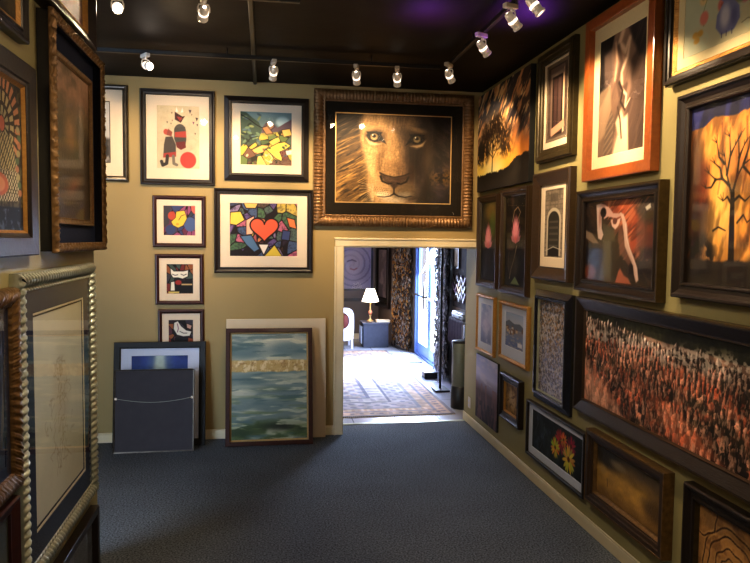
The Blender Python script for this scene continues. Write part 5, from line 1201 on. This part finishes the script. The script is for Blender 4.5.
# leafy curtains either side of the glass door
def leafy(name, label, p0, p1, z1, cols, seed):
    t = thing(name, label, 'curtain', ((p0[0] + p1[0]) / 2, (p0[1] + p1[1]) / 2, .0))
    c0 = Vector(((p0[0] + p1[0]) / 2, (p0[1] + p1[1]) / 2, 0))
    a = Vector((p0[0], p0[1], 0)); b = Vector((p1[0], p1[1], 0)); d = (b - a); L_ = d.length; d.normalize(); nrm = Vector((d.y, -d.x, 0))
    if nrm.x > 0: nrm = -nrm
    r = random.Random(seed); vs = []; cs = []; fs = []
    nx, nz = 40, 60
    for j in range(nz + 1):
        for i in range(nx + 1):
            k = i / nx; off = .03 * math.sin(k * L_ * 26) + .012 * math.sin(j * .7 + i)
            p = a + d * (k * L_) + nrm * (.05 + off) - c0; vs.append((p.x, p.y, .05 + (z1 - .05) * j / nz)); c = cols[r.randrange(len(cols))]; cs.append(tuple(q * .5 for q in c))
    for j in range(nz):
        for i in range(nx):
            q = j * (nx + 1) + i; fs.append((q, q + 1, q + nx + 2, q + nx + 1))
    def mk(nm, vs, fs, cs):
        me = bpy.data.meshes.new(nm); me.from_pydata(vs, [], fs); me.update()
        ca = me.color_attributes.new('Col', 'FLOAT_COLOR', 'POINT'); ar = np.concatenate([lin(np.array(cs)), np.ones((len(cs), 1))], 1).astype(np.float32); ca.data.foreach_set('color', ar.ravel())
        me.materials.append(M['vcol']); o = bpy.data.objects.new(nm, me); COL.objects.link(o); o.parent = t; return o
    mk('fabric', vs, fs, cs)
    vs = []; fs = []; cs = []
    for i in range(2600):
        k = r.random(); z = r.uniform(.04, z1); p = a + d * (k * L_) + nrm * (.07 + .05 * r.random()) - c0; p.z = z
        s = r.uniform(.025, .06); q = Euler((r.uniform(-.9, .9), r.uniform(-.5, .5), r.uniform(-3, 3))).to_matrix()
        q2 = Matrix((d, nrm, Vector((0, 0, 1)))).transposed()
        c = cols[r.randrange(len(cols))]; b0 = len(vs)
        for (x_, y_, z_) in ((0, 0, -s), (s * .42, .006, -.1 * s), (0, 0, s), (-s * .42, .006, -.1 * s)):
            v_ = q2 @ (Euler((r.uniform(-.2, .2) * 0, r.uniform(-.9, .9) * 0, 0)).to_matrix() @ Vector((x_, y_, z_)))
            v_ = Matrix.Rotation(q[0][1] * 1.2, 3, nrm) @ v_; vs.append(tuple(p + v_)); cs.append(c)
        fs.append((b0, b0 + 1, b0 + 2, b0 + 3))
    mk('leaves', vs, fs, cs)
    MB().tube([(a - c0) + nrm * .06 + Vector((0, 0, z1 + .01)), (b - c0) + nrm * .06 + Vector((0, 0, z1 + .01))], .014, 8).build('curtain_rod', M['trackblack'], t)
    return t
leafy('leafy_curtain', 'brown and gold leafy curtain left of the glass door', (2.30, 11.68), (2.44, 10.98), 2.3, [(150, 104, 52), (96, 70, 44), (60, 50, 46), (186, 140, 74), (120, 120, 116), (84, 60, 50), (170, 160, 150), (54, 44, 40)], 3)
leafy('leafy_curtain', 'grey leafy curtain right of the glass door', (2.44, 9.20), (2.44, 8.62), 2.3, [(150, 152, 168), (112, 116, 128), (70, 72, 84), (190, 192, 206), (96, 94, 96), (130, 122, 116)], 5)

# free-standing dark pole stand
t = thing('pole_stand', 'thin dark pole on a flat foot in front of the grey curtain', 'stand', (2.15, 8.14, 0))
MB().bbox(-.09, .09, -.14, .14, .008, .025, .004).build('foot', M['trackblack'], t)
MB().tube([(.0, 0, .02), (.0, 0, 2.05)], .015, 10).build('pole', M['trackblack'], t)
MB().lathe([(.02, 2.04), (.026, 2.06), (.02, 2.09), (.004, 2.10)], 14).build('finial', M['trackblack'], t)
t = thing('dark_box', 'flat black box on the floor behind the pole stand', 'box', (2.21, 8.93, 0))
MB().bbox(-.09, .09, -.10, .10, 0, .07, .006).build('body', M['trackblack'], t); MB().bbox(-.094, .094, -.104, .104, .07, .085, .004).build('lid', M['trackblack'], t)
# work counter with draped cloth and a white printer
t = thing('work_counter', 'narrow counter draped in a violet grey cloth beyond the doorway', 'counter', (2.305, 7.70, 0))
cl = mat('violet_grey_cloth', (92, 84, 112), .8, 0, (66, 60, 84), 20, .2)
MB().bbox(-.09, .125, -.27, .27, .90, .93, .004).build('counter_top', M['cool_mat'], t)
mb = MB(); n = 24; vs = []; fs = []
for i in range(n + 1):
    yy = -.28 + .56 * i / n; w_ = .012 * math.sin(i * 1.3)
    dz = .93 - .26 - .07 * math.sin(i / n * PI) - .10 * (1 - i / n)
    vs += [(.12, yy, .936), (-.095, yy, .936), (-.103 + w_ * .5, yy, .90), (-.106 + w_, yy, dz)]
for i in range(n):
    for k in range(3): fs.append((i * 4 + k, i * 4 + 4 + k, i * 4 + 5 + k, i * 4 + 1 + k))
mb.add(vs, fs, True); o = mb.build('cloth', cl, t)
for sy in (-.24, .24): MB().bbox(.08, .12, sy - .02, sy + .02, 0, .90, .004).build('leg', M['trackblack'], t)
t = thing('desk_printer', 'flat white machine on the violet grey draped counter', 'printer', (2.31, 7.70, .937))
MB().bbox(-.09, .11, -.22, .22, 0, .055, .01).build('body', mat('pale_machine_plastic', (196, 206, 220), .4), t)
MB().bbox(-.086, .106, -.215, .215, .055, .08, .008).build('lid', mat('white_machine_lid', (226, 232, 240), .3), t)
MB().bbox(-.095, -.088, -.14, .14, .015, .035, .002).build('slot', M['trackblack'], t)
t = thing('waste_bin', 'tall grey cylinder bin with a black lower half beside the doorway', 'bin', (2.15, 7.26, 0))
MB().lathe([(.092, .24), (.096, .25), (.096, .72), (.090, .73)], 28).build('upper_body', mat('grey_olive_metal', (104, 108, 96), .45, .3), t)
MB().lathe([(.102, 0), (.106, .01), (.104, .24), (.094, .25)], 28).build('lower_body', M['trackblack'], t)
MB().lathe([(.096, .725), (.100, .73), (.100, .745), (.07, .75), (.03, .76), (.002, .76)], 28).build('lid', M['trackblack'], t)
# frame corner samples on the wall
def chevron(x, y, z, c, label):
    t = thing('frame_sample', label, 'frame sample', (x, y, z), PI / 2 * -1, 'frame corner samples above the counter')
    mb = MB(); w_ = .032; s = .09
    for k in (-1, 1):
        vs = [(0, 0, 0), (0, 0, w_ * 1.41), (k * s, 0, s + w_ * 1.41), (k * s, 0, s), (0, -.02, 0), (0, -.02, w_ * 1.41), (k * s, -.02, s + w_ * 1.41), (k * s, -.02, s)]
        mb.add(vs, [(0, 1, 2, 3), (4, 5, 6, 7), (0, 3, 7, 4), (1, 2, 6, 5), (2, 3, 7, 6)])
    mb.build('moulding', c, t)
vio = mat('violet_moulding', (120, 84, 122), .4); pale = mat('pale_moulding', (210, 206, 216), .4)
MB_ = MB().bbox(2.423, 2.4385, 7.70, 8.60, 1.0, 2.1, .003).build('sample_board', mat('black_felt_board', (40, 36, 44), .9)); tag(MB_, 'dark display board on the hall wall above the white machine', 'display board')
cols_ = [('violet', vio), ('white', pale), ('dark brown', M['walnut']), ('gold', M['palegold'])]
for j in range(3):
    for i in range(3):
        nm, c = cols_[(i + j * 2) % 4]
        chevron(2.4225, 8.08 + i * .19, 1.08 + j * .10, c, '%s frame corner sample, %s row, %s column from the doorway' % (nm, ('lowest', 'second', 'top')[j], ('nearest', 'middle', 'farthest')[i]))
picture('framed_print', 'small white print hung on the dark display board', 'picture', 'right', (7.60, 7.86, 1.42, 1.68), art_dim((196, 190, 180), (176, 172, 164), 6), None, .02, .02, 'thin', 'black', place=((2.4225, 8.42, 1.50), (0, 0, -PI / 2)), res=60)
# plug and cable at the corner
t = thing('wall_socket', 'small white wall socket just above the baseboard at the doorway corner', 'socket', (XW, 6.60, .16), -PI / 2)
MB().bbox(-.035, .035, -.008, 0, 0, .11, .003).build('plate', M['whiteplastic'], t)
for z_ in (.03, .075): MB().bbox(-.012, .012, -.011, -.008, z_ - .010, z_ + .010, .001).build('outlet', M['cool_mat'], t)

# ================================================================== CAMERA
f_px = 685.0
cam = bpy.data.cameras.new('camera'); co = bpy.data.objects.new('camera', cam); COL.objects.link(co)
cam.sensor_width = 36; cam.sensor_fit = 'HORIZONTAL'; cam.lens = f_px / 750 * 36; cam.clip_start = .02
yaw, pitch, roll = math.radians(9.22373), math.radians(3.49491), math.radians(.6)
fwd = Vector((math.sin(yaw) * math.cos(pitch), math.cos(yaw) * math.cos(pitch), -math.sin(pitch)))
rt = Vector((math.cos(yaw), -math.sin(yaw), 0)); up = rt.cross(fwd)
r2 = rt * math.cos(roll) + up * math.sin(roll); u2 = up * math.cos(roll) - rt * math.sin(roll)
mm = Matrix((r2, u2, -fwd)).transposed().to_4x4(); mm.translation = Vector((0, 0, 1.85))
co.matrix_world = mm
scn.camera = co
scn.cycles.use_denoising = True
scn.cycles.max_bounces = 8; scn.cycles.diffuse_bounces = 4; scn.cycles.transparent_max_bounces = 12
scn.cycles.sample_clamp_indirect = 6
scn.cycles.caustics_reflective = False; scn.cycles.caustics_refractive = False
scn.view_settings.view_transform = 'Standard'
scn.view_settings.look = 'None'
scn.view_settings.exposure = 0.22
scn.view_settings.gamma = 0.88
bpy.context.view_layer.update()
